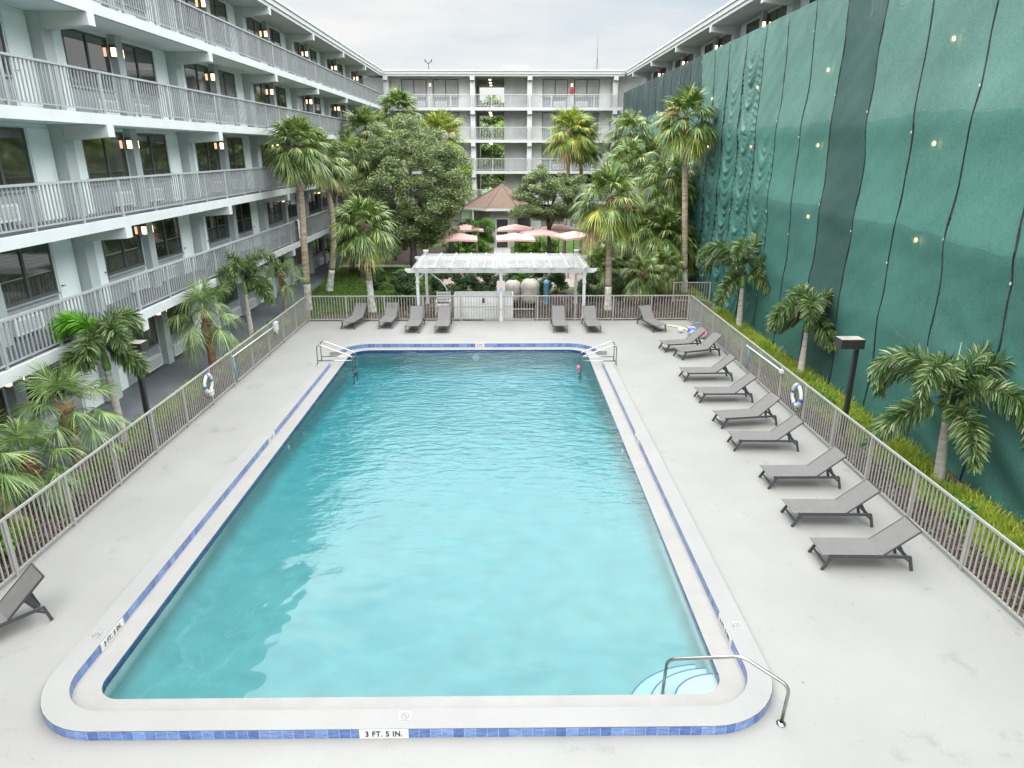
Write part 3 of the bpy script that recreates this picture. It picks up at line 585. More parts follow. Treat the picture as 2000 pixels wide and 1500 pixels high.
# back wing with the open stair passage in the middle
bw = empty('hotel_wing', (0, 67.6, 0), 0, 'pale grey balcony wing across the far end with an open passage in its middle', 'building')
rg = random.Random(5)
for fi in range(5):
    h = round(floor_h(fi), 3); z = LV[fi]
    for bx in (-10.75, 2.42):
        place(KB['wall', h], 'wall', bw, (bx, 0, z)); place(KB['mid', h], 'pilaster', bw, (bx, 0, z))
        for sgn in (0, 1):
            wx = bx + (.27 + .95 if sgn == 0 else BAY / 2 + .25)
            f_ = place(KB['frame', h], 'window', bw, (wx, WD, z)); place(KB['glass', h, rg.choice([0, 1, 2]) if fi < 4 else 0], 'pane', f_, (0, 0, 0))
            place(KB['spandrel'], 'spandrel_panel', bw, (wx, WD, z)); place(KB['ac'], 'air_conditioner', bw, (wx + (.2 if sgn else 1.08), WD - .03, z + .12))
            d_ = place(KB['door', h], 'door', bw, (bx + .28 if sgn == 0 else bx + BAY - 1.2, WD, z)); place(KB['handle'], 'handle', d_, (.80 if sgn == 0 else .06, -.045, 1.0))
        l_ = place(KB['lamp'], 'wall_lamp', bw, (bx + BAY / 2, WD - .32, z + 2.0)); place(KB['cap'], 'lamp_cap', l_, (0, 0, 0))
        if fi > 0: place(RB, 'railing', bw, (bx, .07, z))
    for bx in (-10.75, -2.85, 2.40, 10.27):
        b = MB(); b.box((bx - .22, .30, z), (bx + .22, WD - .01, z + h)); b.build('pier', M_pierb, bw)
        beam(bw, bx, LV[fi + 1] if fi < 4 else ROOF + .28, .21)
    b = MB(); b.box((-2.80, WD, z), (-2.57, 12, z + h)); b.box((0.06, WD, z), (2.45, 12, z + h)); b.build('passage_wall', mat('passage_grey', (0.42, 0.42, 0.41), 0.85, 0.1, 1), bw)
    for xa, xb in ((-14.5, -10.76), (10.3, 14.5)): b = MB(); b.box((xa, WD, z), (xb, WD + .2, z + h)); b.build('wall', M_wallb, bw)
    if fi > 0:
        place(railing_mesh(5.20, M_railb, post=1.7), 'railing', bw, (-2.82, .07, z)); place(railing_mesh(2.6, M_railb, post=1.3), 'railing', bw, (-2.55, 11.9, z))
    for yy in (3.0, 6.0, 9.0):
        b = MB(); b.lathe([(.0, -.10), (.10, -.09), (.14, -.04), (.14, 0)], 12, (-1.3, yy, z + h)); b.build('ceiling_lamp', M_lampw, bw)
for z in LV[1:]: slab(bw, 'balcony_slab', -10.97, 10.97, z, 12, m=mat('slab_grey_white', (0.47, 0.47, 0.455), 0.6, 0.05, 1.2), m2=mat('soffit_grey', (0.60, 0.60, 0.59), 0.85, 0.06, 0.7))
b = MB(); b.box((-10.99, -.01, ROOF), (10.99, 12, ROOF + .36)); b.build('roof', mat('slab_grey_white', (0, 0, 0)), bw)
b = MB(); b.box((-10.85, -.08, ROOF + .17), (11.05, -.011, ROOF + .40)); b.box((-10.85, -.14, ROOF + .40), (11.05, .12, ROOF + .54)); b.build('roof_fascia', mat('slab_grey_white', (0, 0, 0)), bw)
b = MB(); b.box((-14, .2, ROOF + .36), (14, 12, ROOF + .42)); b.build('roof_covering', M_roofgravel, bw)
b = MB(); b.box((-22, 11.8, 0), (-2.81, 12, ROOF)); b.box((2.46, 11.8, 0), (22, 12, ROOF)); b.build('rear_wall', M_wallb, bw)
# alarm boxes on the pilaster
for bx, z in ((6.345, LV[4] + 1.25), (6.345, LV[2] + 1.3)):
    b = MB(); b.box((bx - .16, WD - .52, z), (bx + .16, WD - .43, z + .42)); b.build('alarm_box', M_red, bw)

# roof plant of the far wing
for (x, w_, h_, lab) in ((1.2, 2.4, .75, 'wide white rooftop unit above the open passage of the far wing'), (10.0, 1.0, .45, 'small white rooftop unit near the right corner of the far roof')):
    b = MB(); b.box((x - w_ / 2, 74, 14.6), (x + w_ / 2, 75.6, 14.6 + h_)); b.box((x - w_ / 2 - .05, 73.95, 14.6 + h_), (x + w_ / 2 + .05, 75.65, 14.66 + h_)); b.box((x - w_ / 2 + .1, 74.1, 14.28), (x + w_ / 2 - .1, 75.5, 14.6))
    tag(b.build('rooftop_unit', M_vinyl), lab, 'rooftop unit')
b = MB(); b.tube([(9.38, 75, 14.3), (9.38, 75, 18.1)], [.045, .015], 6); b.tube([(9.38, 75, 16.2), (9.9, 75.3, 14.3)], .008, 4); b.tube([(9.38, 75, 16.2), (8.9, 75.3, 14.3)], .008, 4); b.box((9.2, 74.8, 14.25), (9.56, 75.2, 14.3))
tag(b.build('antenna_mast', M_black), 'tall thin dark mast on the far roof towards the right', 'mast')
b = MB(); b.tube([(-7.2, 72, 14.25), (-7.2, 72, 15.5)], .04, 6)
for s_ in (-1, 1): b.bar((-7.2, 72, 15.3), (-7.2 + .3 * s_, 72, 15.62), .05, .05); b.tube([(-7.2 + .3 * s_, 72, 15.5), (-7.2 + .3 * s_, 72, 15.75)], .05, 8)
b.box((-7.4, 71.8, 14.24), (-7.0, 72.2, 14.27)); tag(b.build('rooftop_floodlight', M_black), 'short forked floodlight pole on the far roof towards the left', 'floodlight')

# ------------------------------------------------------------------ safety netting on the right wing
net = empty('safety_netting', (10.9, 38, 0), 0, 'tall green debris netting of laced strips hung over the right wing', 'netting')
ys = [16.93 + 2.41 * (i - 5) for i in range(-1, 27)]
def interp(z, tab):
    for (a, va), (c, vc) in zip(tab, tab[1:]):
        if a <= z <= c:
            t = (z - a) / (c - a); t = t * t * (3 - 2 * t); return va + (vc - va) * t
    return tab[-1][1]
PROF = [(0, .02), (1.0, .04), (2.1, .03), (2.8, 0), (3.8, .045), (4.7, .04), (5.55, -.01), (6.6, .04), (7.4, .035), (8.3, -.02), (9.5, .045), (10.6, .045), (11.6, 0.03), (12.45, .02)]
wobf = lambda z: (lambda yb: .07 * math.sin(z * 1.0 + yb * 3.1) + .03 * math.sin(z * 2.9 + yb))
for y0 in ys[1:-1]:
    if y0 > 62: continue
    P_ = [(interp(z, PROF) + .02 * math.sin(y0 * 2.1 + z * .9) - .006, y0 + wobf(z)(y0) - 38, z) for z in np.linspace(.02, 12.4, 40)]
    b = MB(); b.tube(P_, [.009 + .010 * abs(math.sin(k * 1.9 + y0)) for k in range(40)], 6)
    for k in range(3 + int(y0 * 7) % 5, 40, 11): p = P_[k]; b.box((p[0] - .04, p[1] - .018, p[2] - .03), (p[0] - .022, p[1] + .018, p[2] + .03), 1)
    b.build('lacing_cord', [M_black, M_tank], net)
for pi_, y0 in enumerate(ys[:-1]):
    y1 = min(ys[pi_ + 1], 67.3); rgp = random.Random(100 + pi_)
    if y0 > 67: break
    fold = 27.5 < y0 < 52; ph = rgp.random() * 9; amp = .15 + .07 * rgp.random(); topf = rgp.choice([0, 0, 1]) if fold else 0
    if abs(y0 - 31.39) < .3: topf = 2
    nyy, nzz = (26, 300) if fold else (10, 150)
    vs = np.zeros(((nyy + 1) * (nzz + 1), 3)); q = 0
    for iz in range(nzz + 1):
        z = 12.42 * iz / nzz + .02
        wob = wobf(z)
        ya, yb = y0 + wob(y0) + .034, y1 + wob(y1) - .034
        for iy in range(nyy + 1):
            t = iy / nyy; y = ya + (yb - ya) * t; c = 1 - (2 * t - 1) ** 2
            x = 10.9 + interp(z, PROF) + .025 * c * math.sin(z * 1.7 + ph) + .02 * math.sin(y * 2.1 + z * .9) + .005 * math.sin(z * 7 + y * 5)
            if fold:      # swags: catenary folds hung from the two laced edges
                zone = max(0, min(1, (8.2 - z) / 1.2)) * max(0, min(1, z / 1.0)) * (1 - .75 * math.exp(-((z - 5.5) / .35) ** 2))
                if topf == 2: zone = max(zone, max(0, min(1, (12 - z) / 1.5)))
                elif topf == 1: zone = max(zone, .4 * max(0, min(1, (11.2 - z) / 1.5)))
                skew = (ph - 4.5) * .12 + (1.3 if topf == 2 and z > 8.2 else 0)
                s_ = z - 2.0 * (2 * t - 1) ** 2 + skew * t + .10 * math.sin(y * 3 + ph)
                far_ = max(0.25, 1 - abs(y0 - 38) / 22)
                x += far_ * zone * amp * (.30 * math.sin(s_ * 5 + ph) + .50 * abs(math.sin(s_ * 6.1 + ph)) + .38 * abs(math.sin(s_ * 9.7 + 2 * ph + .5 * t))) * (.75 + .25 * c)
                x -= zone * .12 * c
            elif y0 < 15: x += .05 * c * math.sin((z - 1.4 * t) * 5 + ph) * max(0, 1 - z / 5)
            vs[q] = (x, y, z + (.06 * math.sin(y * 1.1) + .03 * math.sin(y * 3.7) + (.03 * (y - 24) * max(0, 1 - abs(z - 5.6) / 2.5) if y < 24 else 0)) * max(0, min(1, z / 2, (12.2 - z) / 2))); q += 1
    idx = np.array([[j * (nyy + 1) + i, (j + 1) * (nyy + 1) + i, (j + 1) * (nyy + 1) + i + 1, j * (nyy + 1) + i + 1] for j in range(nzz) for i in range(nyy)])
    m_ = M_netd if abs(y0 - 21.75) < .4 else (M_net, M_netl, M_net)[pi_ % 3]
    dk = m_ is M_netd; mats_ = [M_netd if dk else M_net, M_nets, M_netd if dk else M_netl, M_netd if dk else M_netshade]
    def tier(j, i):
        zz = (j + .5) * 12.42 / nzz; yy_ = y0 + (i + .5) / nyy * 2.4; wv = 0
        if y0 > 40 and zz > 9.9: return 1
        return 2 if zz > 8.38 + wv else (0 if zz > 5.6 else 3)  # bottom tier gets the green with painted-in shade, except on the dark strip
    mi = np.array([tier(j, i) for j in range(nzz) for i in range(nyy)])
    vs[:, 0] -= 10.9; vs[:, 1] -= 38
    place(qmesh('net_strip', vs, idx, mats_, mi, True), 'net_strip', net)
# ------------------------------------------------------------------ pool fence
def fence(name, ax, ay, bx, by, label, m=M_fence, gate=None, h=1.2):
    L = math.hypot(bx - ax, by - ay); root = empty(name, (ax, ay, 0), math.atan2(by - ay, bx - ax), label, 'fence')
    b = MB(); b.box((0, -.022, h - .045), (L, .022, h)); b.build('top_rail', m, root)
    b = MB(); b.box((0, -.018, .08), (L, .018, .115)); b.build('bottom_rail', m, root)
    n = round(L / .128); b = MB()
    for i in range(n): x = (i + .5) * L / n; b.box((x - .0115, -.0115, .115), (x + .0115, .0115, h - .045))
    b.build('pickets', m, root)
    np_ = round(L / 1.85)
    for i in range(np_ + 1):
        b = MB(); x = min(max(i * L / np_, .03), L - .03); b.box((x - .028, -.028, 0.002), (x + .028, .028, h - .045)); b.build('post', m, root)
    return root
fence('pool_fence', -9.08, -9, -9.08, 30.93, 'taupe picket fence along the left edge of the pool deck')
fence('pool_fence', 8.60, -9, 8.60, 30.93, 'taupe picket fence along the right edge of the deck, behind the loungers')
ff = fence('pool_fence', -9.03, 30.95, 8.55, 30.95, 'taupe picket fence across the far end of the deck in front of the pergola')
b = MB(); b.box((8.02, -.07, .86), (8.12, -.03, 1.08)); b.build('gate_latch', M_black, ff)
b = MB(); b.box((8.06, -.05, .03), (10.4, -.02, .07)); b.box((8.04, -.045, .55), (10.4, -.022, .59)); b.build('gate_frame', M_fence, ff)
fence('side_fence', 8.75, 35.0, 10.7, 35.0, 'short low fence stub between the tall palm and the green net', mat('brown_grey_rail', (.28, .25, .22), .6, .1), h=1.05)
# concrete rail plinth under the fences
for (x0, x1) in ((-9.19, -9.10), (8.62, 8.71)):
    pass

# ------------------------------------------------------------------ palms, trees, shrubs
def fan_leaf(V, F, base, az, el, pet, L, nseg, droop, rg, wid=.028):
    d = np.array([math.cos(az) * math.cos(el), math.sin(az) * math.cos(el), math.sin(el)]); side = np.array([-math.sin(az), math.cos(az), 0.])
    g = np.array([0, 0, -1.]); nrm = np.cross(d, side)
    # petiole
    pts = [base + d * pet * t + g * pet * .28 * t * t * (math.cos(el) + .15) for t in (0, .5, 1)]
    for i in range(2):
        a, b_ = pts[i], pts[i + 1]; n0 = len(V); w = side * .018; V += [a - w, a + w, b_ + w * .8, b_ - w * .8]; F.append((n0, n0 + 1, n0 + 2, n0 + 3))
    hub = pts[2]; dd = pts[2] - pts[1]; dd /= np.linalg.norm(dd)
    for k in range(nseg):
        u = (k + .5) / nseg * 2 - 1; ang = u * 2.25 + rg.uniform(-.05, .05)
        costa = hub + dd * .28 * L * (1 - abs(u)) + g * .06 * (1 - abs(u)) * L
        s = dd * math.cos(ang) + side * math.sin(ang) - nrm * .22 * abs(math.sin(ang)); s /= np.linalg.norm(s)
        ln = L * (1 - .35 * abs(u) ** 1.5) * rg.uniform(.85, 1.08); w0 = wid * rg.uniform(.8, 1.2)
        perp = np.cross(s, nrm); perp /= (np.linalg.norm(perp) + 1e-9); dr = droop * rg.uniform(.6, 1.4)
        P = []
        for t, w in ((0, .45), (.42, 1.0), (.74, .62), (1.0, .06)):
            c = costa + s * ln * (t - .18 * max(0, t - .5) * dr) + g * ln * dr * (max(0, t - .25) ** 2) * 1.25
            P += [c - perp * w * w0, c + perp * w * w0]
        n0 = len(V); V += P; F += [(n0 + 2 * i, n0 + 2 * i + 1, n0 + 2 * i + 3, n0 + 2 * i + 2) for i in range(3)]
def fan_crown(seed, n=34, pet=.85, L=.95, nseg=31, low=-55, mats=None, droop=.55, dead=3, yellow=6, wid=.028, stalks=0, top=78):
    rg = random.Random(seed); V = []; F = []; MI = []
    for i in range(n):
        t = i / (n - 1); el = R(top - (top - low) * (t ** .85)) + rg.uniform(-.12, .12); az = i * 2.39996 + rg.uniform(-.25, .25)
        f0 = len(F); k = 1
        if i > n - 1 - dead: k = 2
        elif i > n - 1 - dead - yellow: k = 1.5
        fan_leaf(V, F, np.array([.04 * math.cos(az), .04 * math.sin(az), .15 - .30 * t]), az, el, pet * rg.uniform(.85, 1.1) * (.72 if el > 1 else 1), L * rg.uniform(.85, 1.08), nseg, droop * (1 + .6 * t) * (1.6 if k == 2 else 1), rg, wid)
        MI += [{1: 0, 1.5: 1, 2: 2}[k]] * (len(F) - f0)
    for i in range(stalks):           # straw-coloured flower stalks
        az = rg.uniform(-2.6, -.5); el = rg.uniform(.15, .8); base = np.zeros(3); f0 = len(F)
        d = np.array([math.cos(az) * math.cos(el), math.sin(az) * math.cos(el), math.sin(el)])
        for j in range(150):
            t = rg.uniform(.45, 1.0); p = d * t * 1.35 + np.array([0, 0, -.75 * t * t]) + np.array([rg.gauss(0, .10), rg.gauss(0, .10), rg.gauss(0, .13)])
            w = np.array([rg.gauss(0, .012), rg.gauss(0, .012), .012]); l = np.array([rg.gauss(0, .06), rg.gauss(0, .06), -.09]); n0 = len(V); V += [p - w, p + w, p + w + l, p - w + l]; F.append((n0, n0 + 1, n0 + 2, n0 + 3))
        MI += [3] * (len(F) - f0)
    return qmesh('crown', np.array(V), np.array(F), mats, MI)
M_straw = leafmat('flower_stalk', [(0.1, (0.40, 0.30, 0.12)), (0.9, (0.75, 0.58, 0.30))], .8, .2)
FM = [M_fan, M_fany, M_dead, M_straw]; FMY = [M_fany, M_fany, M_dead, M_straw]; FMN = [M_fann, M_fann, M_fany, M_straw]
CR = [fan_crown(1, 56, mats=FM, dead=1, yellow=3, low=-38, nseg=32, droop=.38, top=85), fan_crown(2, 48, mats=FM, dead=2, yellow=6, droop=.34, low=-42, stalks=2, top=85), fan_crown(3, 46, mats=[M_fan, M_fany, M_dead, M_straw], yellow=13, dead=3, droop=.40, low=-45, stalks=3, top=85),
      fan_crown(4, 42, mats=FMY, yellow=8, dead=1, droop=.35, low=-40, top=85), fan_crown(5, 42, mats=FM, dead=4, yellow=5, droop=.6, low=-60)]
CN = [fan_crown(6, 19, pet=.75, L=.92, nseg=46, low=-8, mats=FMN, dead=0, yellow=0, droop=.32, wid=.0125, top=84), fan_crown(7, 20, pet=.75, L=.85, nseg=42, low=-25, mats=FMN, dead=1, yellow=1, droop=.5, wid=.012, top=84), fan_crown(8, 12, pet=.6, L=.8, nseg=30, low=-5, mats=FMN, dead=0, yellow=1, droop=.8, wid=.013)]
def trunk_mesh(top, r0, r1, h, lichen=0.0, boots=0.0, m=M_trunk, bend=0.0, seed=0, n=12):
    rg = random.Random(seed); b = MB(); K_ = 26
    def c(t): return Vector((top[0] * (t + bend * math.sin(PI * t)), top[1] * t, h * t))
    def seg(t0, t1, extra, mi, k=K_):
        pts = [c(t0 + (t1 - t0) * i / k) for i in range(k + 1)]
        rs = [(r0 + (r1 - r0) * (t0 + (t1 - t0) * i / k) + .05 * max(0, 1 - (t0 + (t1 - t0) * i / k) * 9)) * (1 + .035 * (i % 2)) * (1 + extra) for i in range(k + 1)]
        b.tube(pts, rs, n, mi)
    if lichen: seg(0, lichen, .01, 1, 10)
    seg(lichen, 1 - boots, 0, 0)
    if boots: seg(1 - boots, 1, .10, 2, 10)
    if boots:
        for i in range(int(26 * boots / .1 * .5)):
            t = 1 - boots * rg.random(); p = c(t); az = rg.uniform(0, 2 * PI); d_ = Vector((math.cos(az), math.sin(az), 0)); b.bar(p + d_ * r1, p + d_ * (r1 + .10) + Vector((0, 0, .16)), .07, .02, 2)
    return b.mesh('trunk', [m, M_lichen, M_boot])
PG = 'palms growing round the pool'
def fan_palm(x, y, tx, ty, tz, sc, crown, label, r0=.17, r1=.14, lichen=0, boots=.06, rot=0, bend=0, m=M_trunk, group='fan palms of the courtyard', seed=0, cz=1.0):
    o = empty('fan_palm', (x, y, -.03), 0, label, 'palm tree', group)
    place(trunk_mesh((tx - x, ty - y), r0, r1, tz + .03, lichen, boots, m, bend, seed), 'trunk', o)
    place(crown, 'crown', o, (tx - x, ty - y, tz + .05), rot, (sc, sc, sc * cz)); return o
fan_palm(-9.73, 33.4, -9.50, 33.4, 7.75, .94, CR[0], 'tall fan palm with a grey lichened trunk nearest the left corner of the pool fence', lichen=.17, rot=.4, cz=1.0)
fan_palm(-9.88, 38.2, -9.75, 38.2, 7.1, .95, CR[1], 'tall fan palm with a leaning brown trunk behind the left corner palm', lichen=.17, boots=.12, rot=2.2, bend=3.6)
fan_palm(-6.44, 32.8, -6.62, 32.8, 4.2, .97, CR[0], 'shorter fan palm with a pale trunk behind the far left loungers', r0=.16, lichen=.38, rot=3.5)
fan_palm(5.14, 33.2, 5.0, 33.2, 5.45, 1.12, CR[2], 'fan palm with yellow drooping fronds right of the white pergola', r0=.17, lichen=.22, rot=1.0, boots=.10)
fan_palm(10.07, 37.7, 9.4, 37.7, 9.1, 1.1, CR[2], 'tallest fan palm with straw flower stalks at the right end of the far fence', r0=.17, r1=.15, lichen=.14, rot=4.4, boots=.09)
fan_palm(4.5, 52, 4.75, 52, 8.9, 1.15, CR[3], 'bright fan palm high above the pavilion, left trunk of the pair', rot=.3, r0=.14, r1=.12)
fan_palm(5.9, 53.2, 5.7, 53.2, 8.3, 1.15, CR[1], 'darker fan palm of the pair above the pavilion, right trunk', rot=1.9, r0=.14, r1=.12)
fan_palm(-7.9, 55, -7.9, 55, 10.3, 1.15, CR[0], 'fan palm topping out behind the oak, highest of the left group', rot=2.9)
fan_palm(-9.5, 50, -9.45, 50, 8.7, 1.2, CR[1], 'fan palm crown between the left balconies and the oak', rot=.9)
fan_palm(-4.9, 57, -5.0, 57, 8.7, 1.35, CR[3], 'yellowing fan palm peeping out right of the oak top', rot=.2)
fan_palm(-10.1, 45.5, -9.8, 45.5, 7.0, 1.15, CR[4], 'shaggy dark fan palm beside the balconies left of the oak', rot=5)
fan_palm(8.4, 49, 8.5, 49, 8.6, 1.1, CR[4], 'greyish fan palm in the far right corner before the back wing', rot=1.4)
fan_palm(8.4, 43.5, 7.6, 43.5, 6.7, 1.15, CR[4], 'shaggy fan palm with hanging dry fronds behind the yellow one', rot=2.4)
fan_palm(10.2, 50, 10.0, 50, 7.1, 1.15, CR[1], 'fan palm close to the net in the far right corner', rot=5.4)
fan_palm(9.6, 40.6, 9.5, 40.6, 5.9, 1.1, CR[4], 'dense fan palm left of the tallest palm trunk', rot=.6, m=M_bark)
fan_palm(10.3, 43, 10.55, 42.5, 5.2, 1.0, CR[4], 'fan palm with brown dead fronds between the tallest trunk and the net', rot=3.3, m=M_bark)
fan_palm(7.35, 39.5, 7.2, 39.4, 3.7, 1.05, CR[1], 'mid-height fan palm in the thicket right of the yellow palm', rot=4.1)
fan_palm(8.9, 38.8, 8.9, 38.8, 3.2, 1.05, CR[0], 'low fan palm left of the foot of the tallest palm', rot=2.0)
fan_palm(9.9, 39.8, 10.1, 39.8, 2.5, .95, CR[1], 'low fan palm behind the foot of the tallest palm', rot=1.2)
fan_palm(7.2, 35.2, 7.1, 35.2, 1.55, .72, CR[4], 'small drooping fan palm with a shaggy boot trunk behind the far fence', rot=1.2, r0=.22, r1=.22, boots=.7)
fan_palm(8.75, 36.6, 8.7, 36.6, 1.7, .70, CR[4], 'small drooping fan palm with rusty boots beside the tallest trunk', rot=3.0, r0=.22, r1=.20, boots=.7)
fan_palm(5.55, 38.2, 5.5, 38.2, 1.5, .8, CR[0], 'knee-high fan palm left of the yellow palm trunk', rot=.7, boots=.5)
fan_palm(-10.35, 15.2, -10.3, 15.1, 1.85, .86, CN[0], 'young fan palm with feathery drooping leaf tips, largest of the left strip', rot=.5, r0=.14, r1=.12, boots=.4, group='young palms of the left planting strip')
fan_palm(-10.3, 13.8, -10.4, 13.6, 1.15, .78, CN[1], 'low young fan palm nearest the camera in the left strip', rot=2.5, r0=.12, r1=.10, boots=.4, group='young palms of the left planting strip')
fan_palm(-10.3, 12.9, -10.8, 12.6, 1.6, .78, CN[0], 'young fan palm cut by the left edge of the photo', rot=4.0, r0=.12, r1=.10, boots=.4, group='young palms of the left planting strip')
fan_palm(-10.4, 23.4, -10.4, 23.3, 2.2, .92, CN[1], 'young fan palm standing behind the life ring of the left fence', rot=1.1, r0=.15, r1=.09, boots=.5, m=M_boot, group='young palms of the left planting strip', cz=1.15)
fan_palm(-10.5, 32.3, -10.55, 32.3, 1.95, 1.05, CN[2], 'thin young fan palm farthest back in the left strip', rot=.2, r0=.09, r1=.07, boots=.3, group='young palms of the left planting strip')

def fox_crown(seed, n=9, L=2.7, ll=.42, spear=1.5, new=0, drp=1.0):
    rg = random.Random(seed); V = []; F = []; MI = []
    for i in range(n):
        az = i * 2 * PI / n + rg.uniform(-.25, .25); el = R((80, 12, 52, 72, -2)[i % 5]) ; ln = L * rg.uniform(.88, 1.06) * (1, .74, .92, 1, .66)[i % 5]
        p = np.array([0, 0, .15]); S = 46; pts = []
        for s in range(S + 1):
            t = s / S; e = el - ((3.0, 1.55, 2.5, 3.0, 1.25)[i % 5] * t ** (1.6, 1.1, 1.4, 1.6, .9)[i % 5]) * drp * (1.1 if el > .8 else .9); d = np.array([math.cos(az) * math.cos(e), math.sin(az) * math.cos(e), math.sin(e)]); pts.append((p.copy(), d)); p = p + d * ln / S
        side = np.array([-math.sin(az), math.cos(az), 0.]); mi = 1 if i < new else 0
        for s in range(0, S, 4):
            a, b_ = pts[s][0], pts[min(s + 4, S)][0]; n0 = len(V); w = side * .016 * (1 - s / S * .7); V += [a - w, a + w, b_ + w, b_ - w]; F.append((n0, n0 + 1, n0 + 2, n0 + 3)); MI.append(mi)
        for s in range(7, S + 1):
            q, d = pts[s]; t = s / S; l0 = ll * (.55 + .45 * math.sin(PI * min(1, t * 1.1))) * (1 if t < .85 else .8); up = np.cross(side, d)
            for k in range(15):
                ph = rg.uniform(0, 2 * PI); rad = side * math.cos(ph) + up * math.sin(ph); fwd = .38 + .4 * t
                v = rad * math.sqrt(1 - min(.9, fwd ** 2 * .6)) + d * fwd; v /= np.linalg.norm(v); l = l0 * rg.uniform(.8, 1.15)
                pr = np.cross(v, np.array([rg.gauss(0, 1), rg.gauss(0, 1), rg.gauss(0, 1)])); pr /= np.linalg.norm(pr); w = .013 + .005 * rg.random()
                a = q; m1 = q + v * l * .55; e_ = q + v * l + np.array([0, 0, -.18 * l]); n0 = len(V)
                V += [a - pr * w * .4, a + pr * w * .4, m1 + pr * w, m1 - pr * w, e_ + pr * w * .25, e_ - pr * w * .25]; F += [(n0, n0 + 1, n0 + 2, n0 + 3), (n0 + 3, n0 + 2, n0 + 4, n0 + 5)]; MI += [mi, mi]
    if spear:
        n0 = len(V)
        for k in range(3):
            a = k * 2 * PI / 3; b_ = a + 2 * PI / 3; z0, z1 = .1, spear; n0 = len(V)
            V += [np.array([.028 * math.cos(a), .028 * math.sin(a), z0]), np.array([.028 * math.cos(b_), .028 * math.sin(b_), z0]), np.array([.006 * math.cos(b_), .006 * math.sin(b_), z1]), np.array([.006 * math.cos(a), .006 * math.sin(a), z1])]; F.append((n0, n0 + 1, n0 + 2, n0 + 3)); MI.append(2)
    return qmesh('crown', np.array(V), np.array(F), [M_fox, M_foxn, mat('spear_leaf', (.42, .48, .22), .5, .1)], MI)
def foxtail(x, y, tx, ty, tz, crown, label, rot=0, sc=1.0, r=.10, bend=0):
    o = empty('foxtail_palm', (x, y, -.02), 0, label, 'palm tree', 'foxtail palms beside the pool fence')
    b = MB(); k = 16; c = lambda t: Vector(((tx - x) * t + bend * math.sin(PI * t), (ty - y) * t, (tz + .02) * t)); 
    b.tube([c(i / k * .80) for i in range(k + 1)], [r * (1.25 - .5 * i / k) * (1 + .03 * (i % 2)) for i in range(k + 1)], 12, 0)
    b.tube([c(.79 + .21 * i / 8) for i in range(9)], [r * (.85, .98, 1.0, .95, .86, .76, .66, .55, .45)[i] for i in range(9)], 12, 1)
    b.build('trunk', [M_smooth, M_shaft], o); place(crown, 'crown', o, (tx - x, ty - y, tz - .1), rot, sc); return o
FX = [fox_crown(1, 9), fox_crown(2, 8, spear=0, drp=.9), fox_crown(3, 9, L=1.75, spear=0, new=1), fox_crown(4, 8, L=1.7, spear=1.0)]
foxtail(10.45, 14.7, 10.2, 14.6, 1.95, FX[0], 'big foxtail palm with a tall spear, nearest on the right side', .35, 1.08)
foxtail(10.35, 22.6, 10.35, 22.6, 2.05, FX[3], 'foxtail palm left of the square lamp post on the right side', 1.9, 1.18)
foxtail(10.3, 29.1, 10.25, 29.1, 2.4, FX[1], 'foxtail palm with a bulging pale trunk at the far right fence corner', .5, 1.18, r=.11)
foxtail(-10.25, 17.0, -10.2, 16.8, 2.75, FX[2], 'foxtail palm with one bright new frond, near the left lamp post', 3.5, 1.0)
foxtail(-10.5, 27.6, -10.5, 27.5, 2.5, FX[1], 'foxtail palm farther back in the left strip beyond the young fan palm', 2.6, .9, r=.09)

def foliage(seed, n, ell, clumps, leaf=.09, cl=.55, mats=None, hollow=.35, name='crown', flat=.6, ratio=.5, base=None):
    """n leaf quads gathered in uneven clumps inside an ellipsoid (rx,ry,rz) centred on the origin"""
    r = np.random.default_rng(seed); d = r.normal(size=(clumps, 3)); d /= np.linalg.norm(d, axis=1)[:, None]; rad = r.uniform(hollow, 1, clumps) ** .6
    c = d * rad[:, None] * np.array(ell) * (1 + r.normal(0, .10, (clumps, 1))); 
    if base is not None: c = c[c[:, 2] > base]; clumps = len(c)
    size = r.uniform(.6, 1.25, clumps) * cl; w = size ** 2; pick = r.choice(clumps, n, p=w / w.sum())
    off = r.normal(size=(n, 3)); off /= np.linalg.norm(off, axis=1)[:, None]; off *= (r.uniform(0, 1, n) ** .45)[:, None] * size[pick][:, None]; off[:, 2] *= flat
    P = c[pick] + off; a = r.normal(size=(n, 3)); a[:, 2] *= .6; a /= np.linalg.norm(a, axis=1)[:, None]; q = r.normal(size=(n, 3)); b_ = np.cross(a, q); b_ /= np.linalg.norm(b_, axis=1)[:, None]
    s = leaf * r.uniform(.6, 1.3, n)[:, None]; A = a * s; B = b_ * s * ratio
    V = np.stack([P - A, P + B, P + A, P - B], 1).reshape(-1, 3); F = np.arange(4 * n).reshape(-1, 4); return qmesh(name, V, F, mats)
def limbs(h, spread, n, r0, seed, m=M_bark, base_split=.35):
    rg = random.Random(seed); b = MB(); top = Vector((0, 0, h * base_split)); b.tube([(0, 0, 0), (0.05, 0, h * .15), tuple(top)], [r0 * 1.3, r0, r0 * .85], 10)
    for i in range(n):
        az = i * 2.4 + rg.uniform(-.4, .4); L = rg.uniform(.6, 1) * spread; e = Vector((math.cos(az) * L, math.sin(az) * L, h * rg.uniform(.62, .98))); mid = top.lerp(e, .45) + Vector((0, 0, h * .06)); b.tube([tuple(top), tuple(mid), tuple(e)], [r0 * .6, r0 * .35, r0 * .08], 7)
        for j in range(4):
            f = top.lerp(e, rg.uniform(.4, .9)); g2 = f + Vector((rg.uniform(-1, 1), rg.uniform(-1, 1), rg.uniform(0, .8))) * spread * .35; b.tube([tuple(f), tuple(g2)], [r0 * .18, r0 * .04], 5)
    return b.mesh('trunk', m)
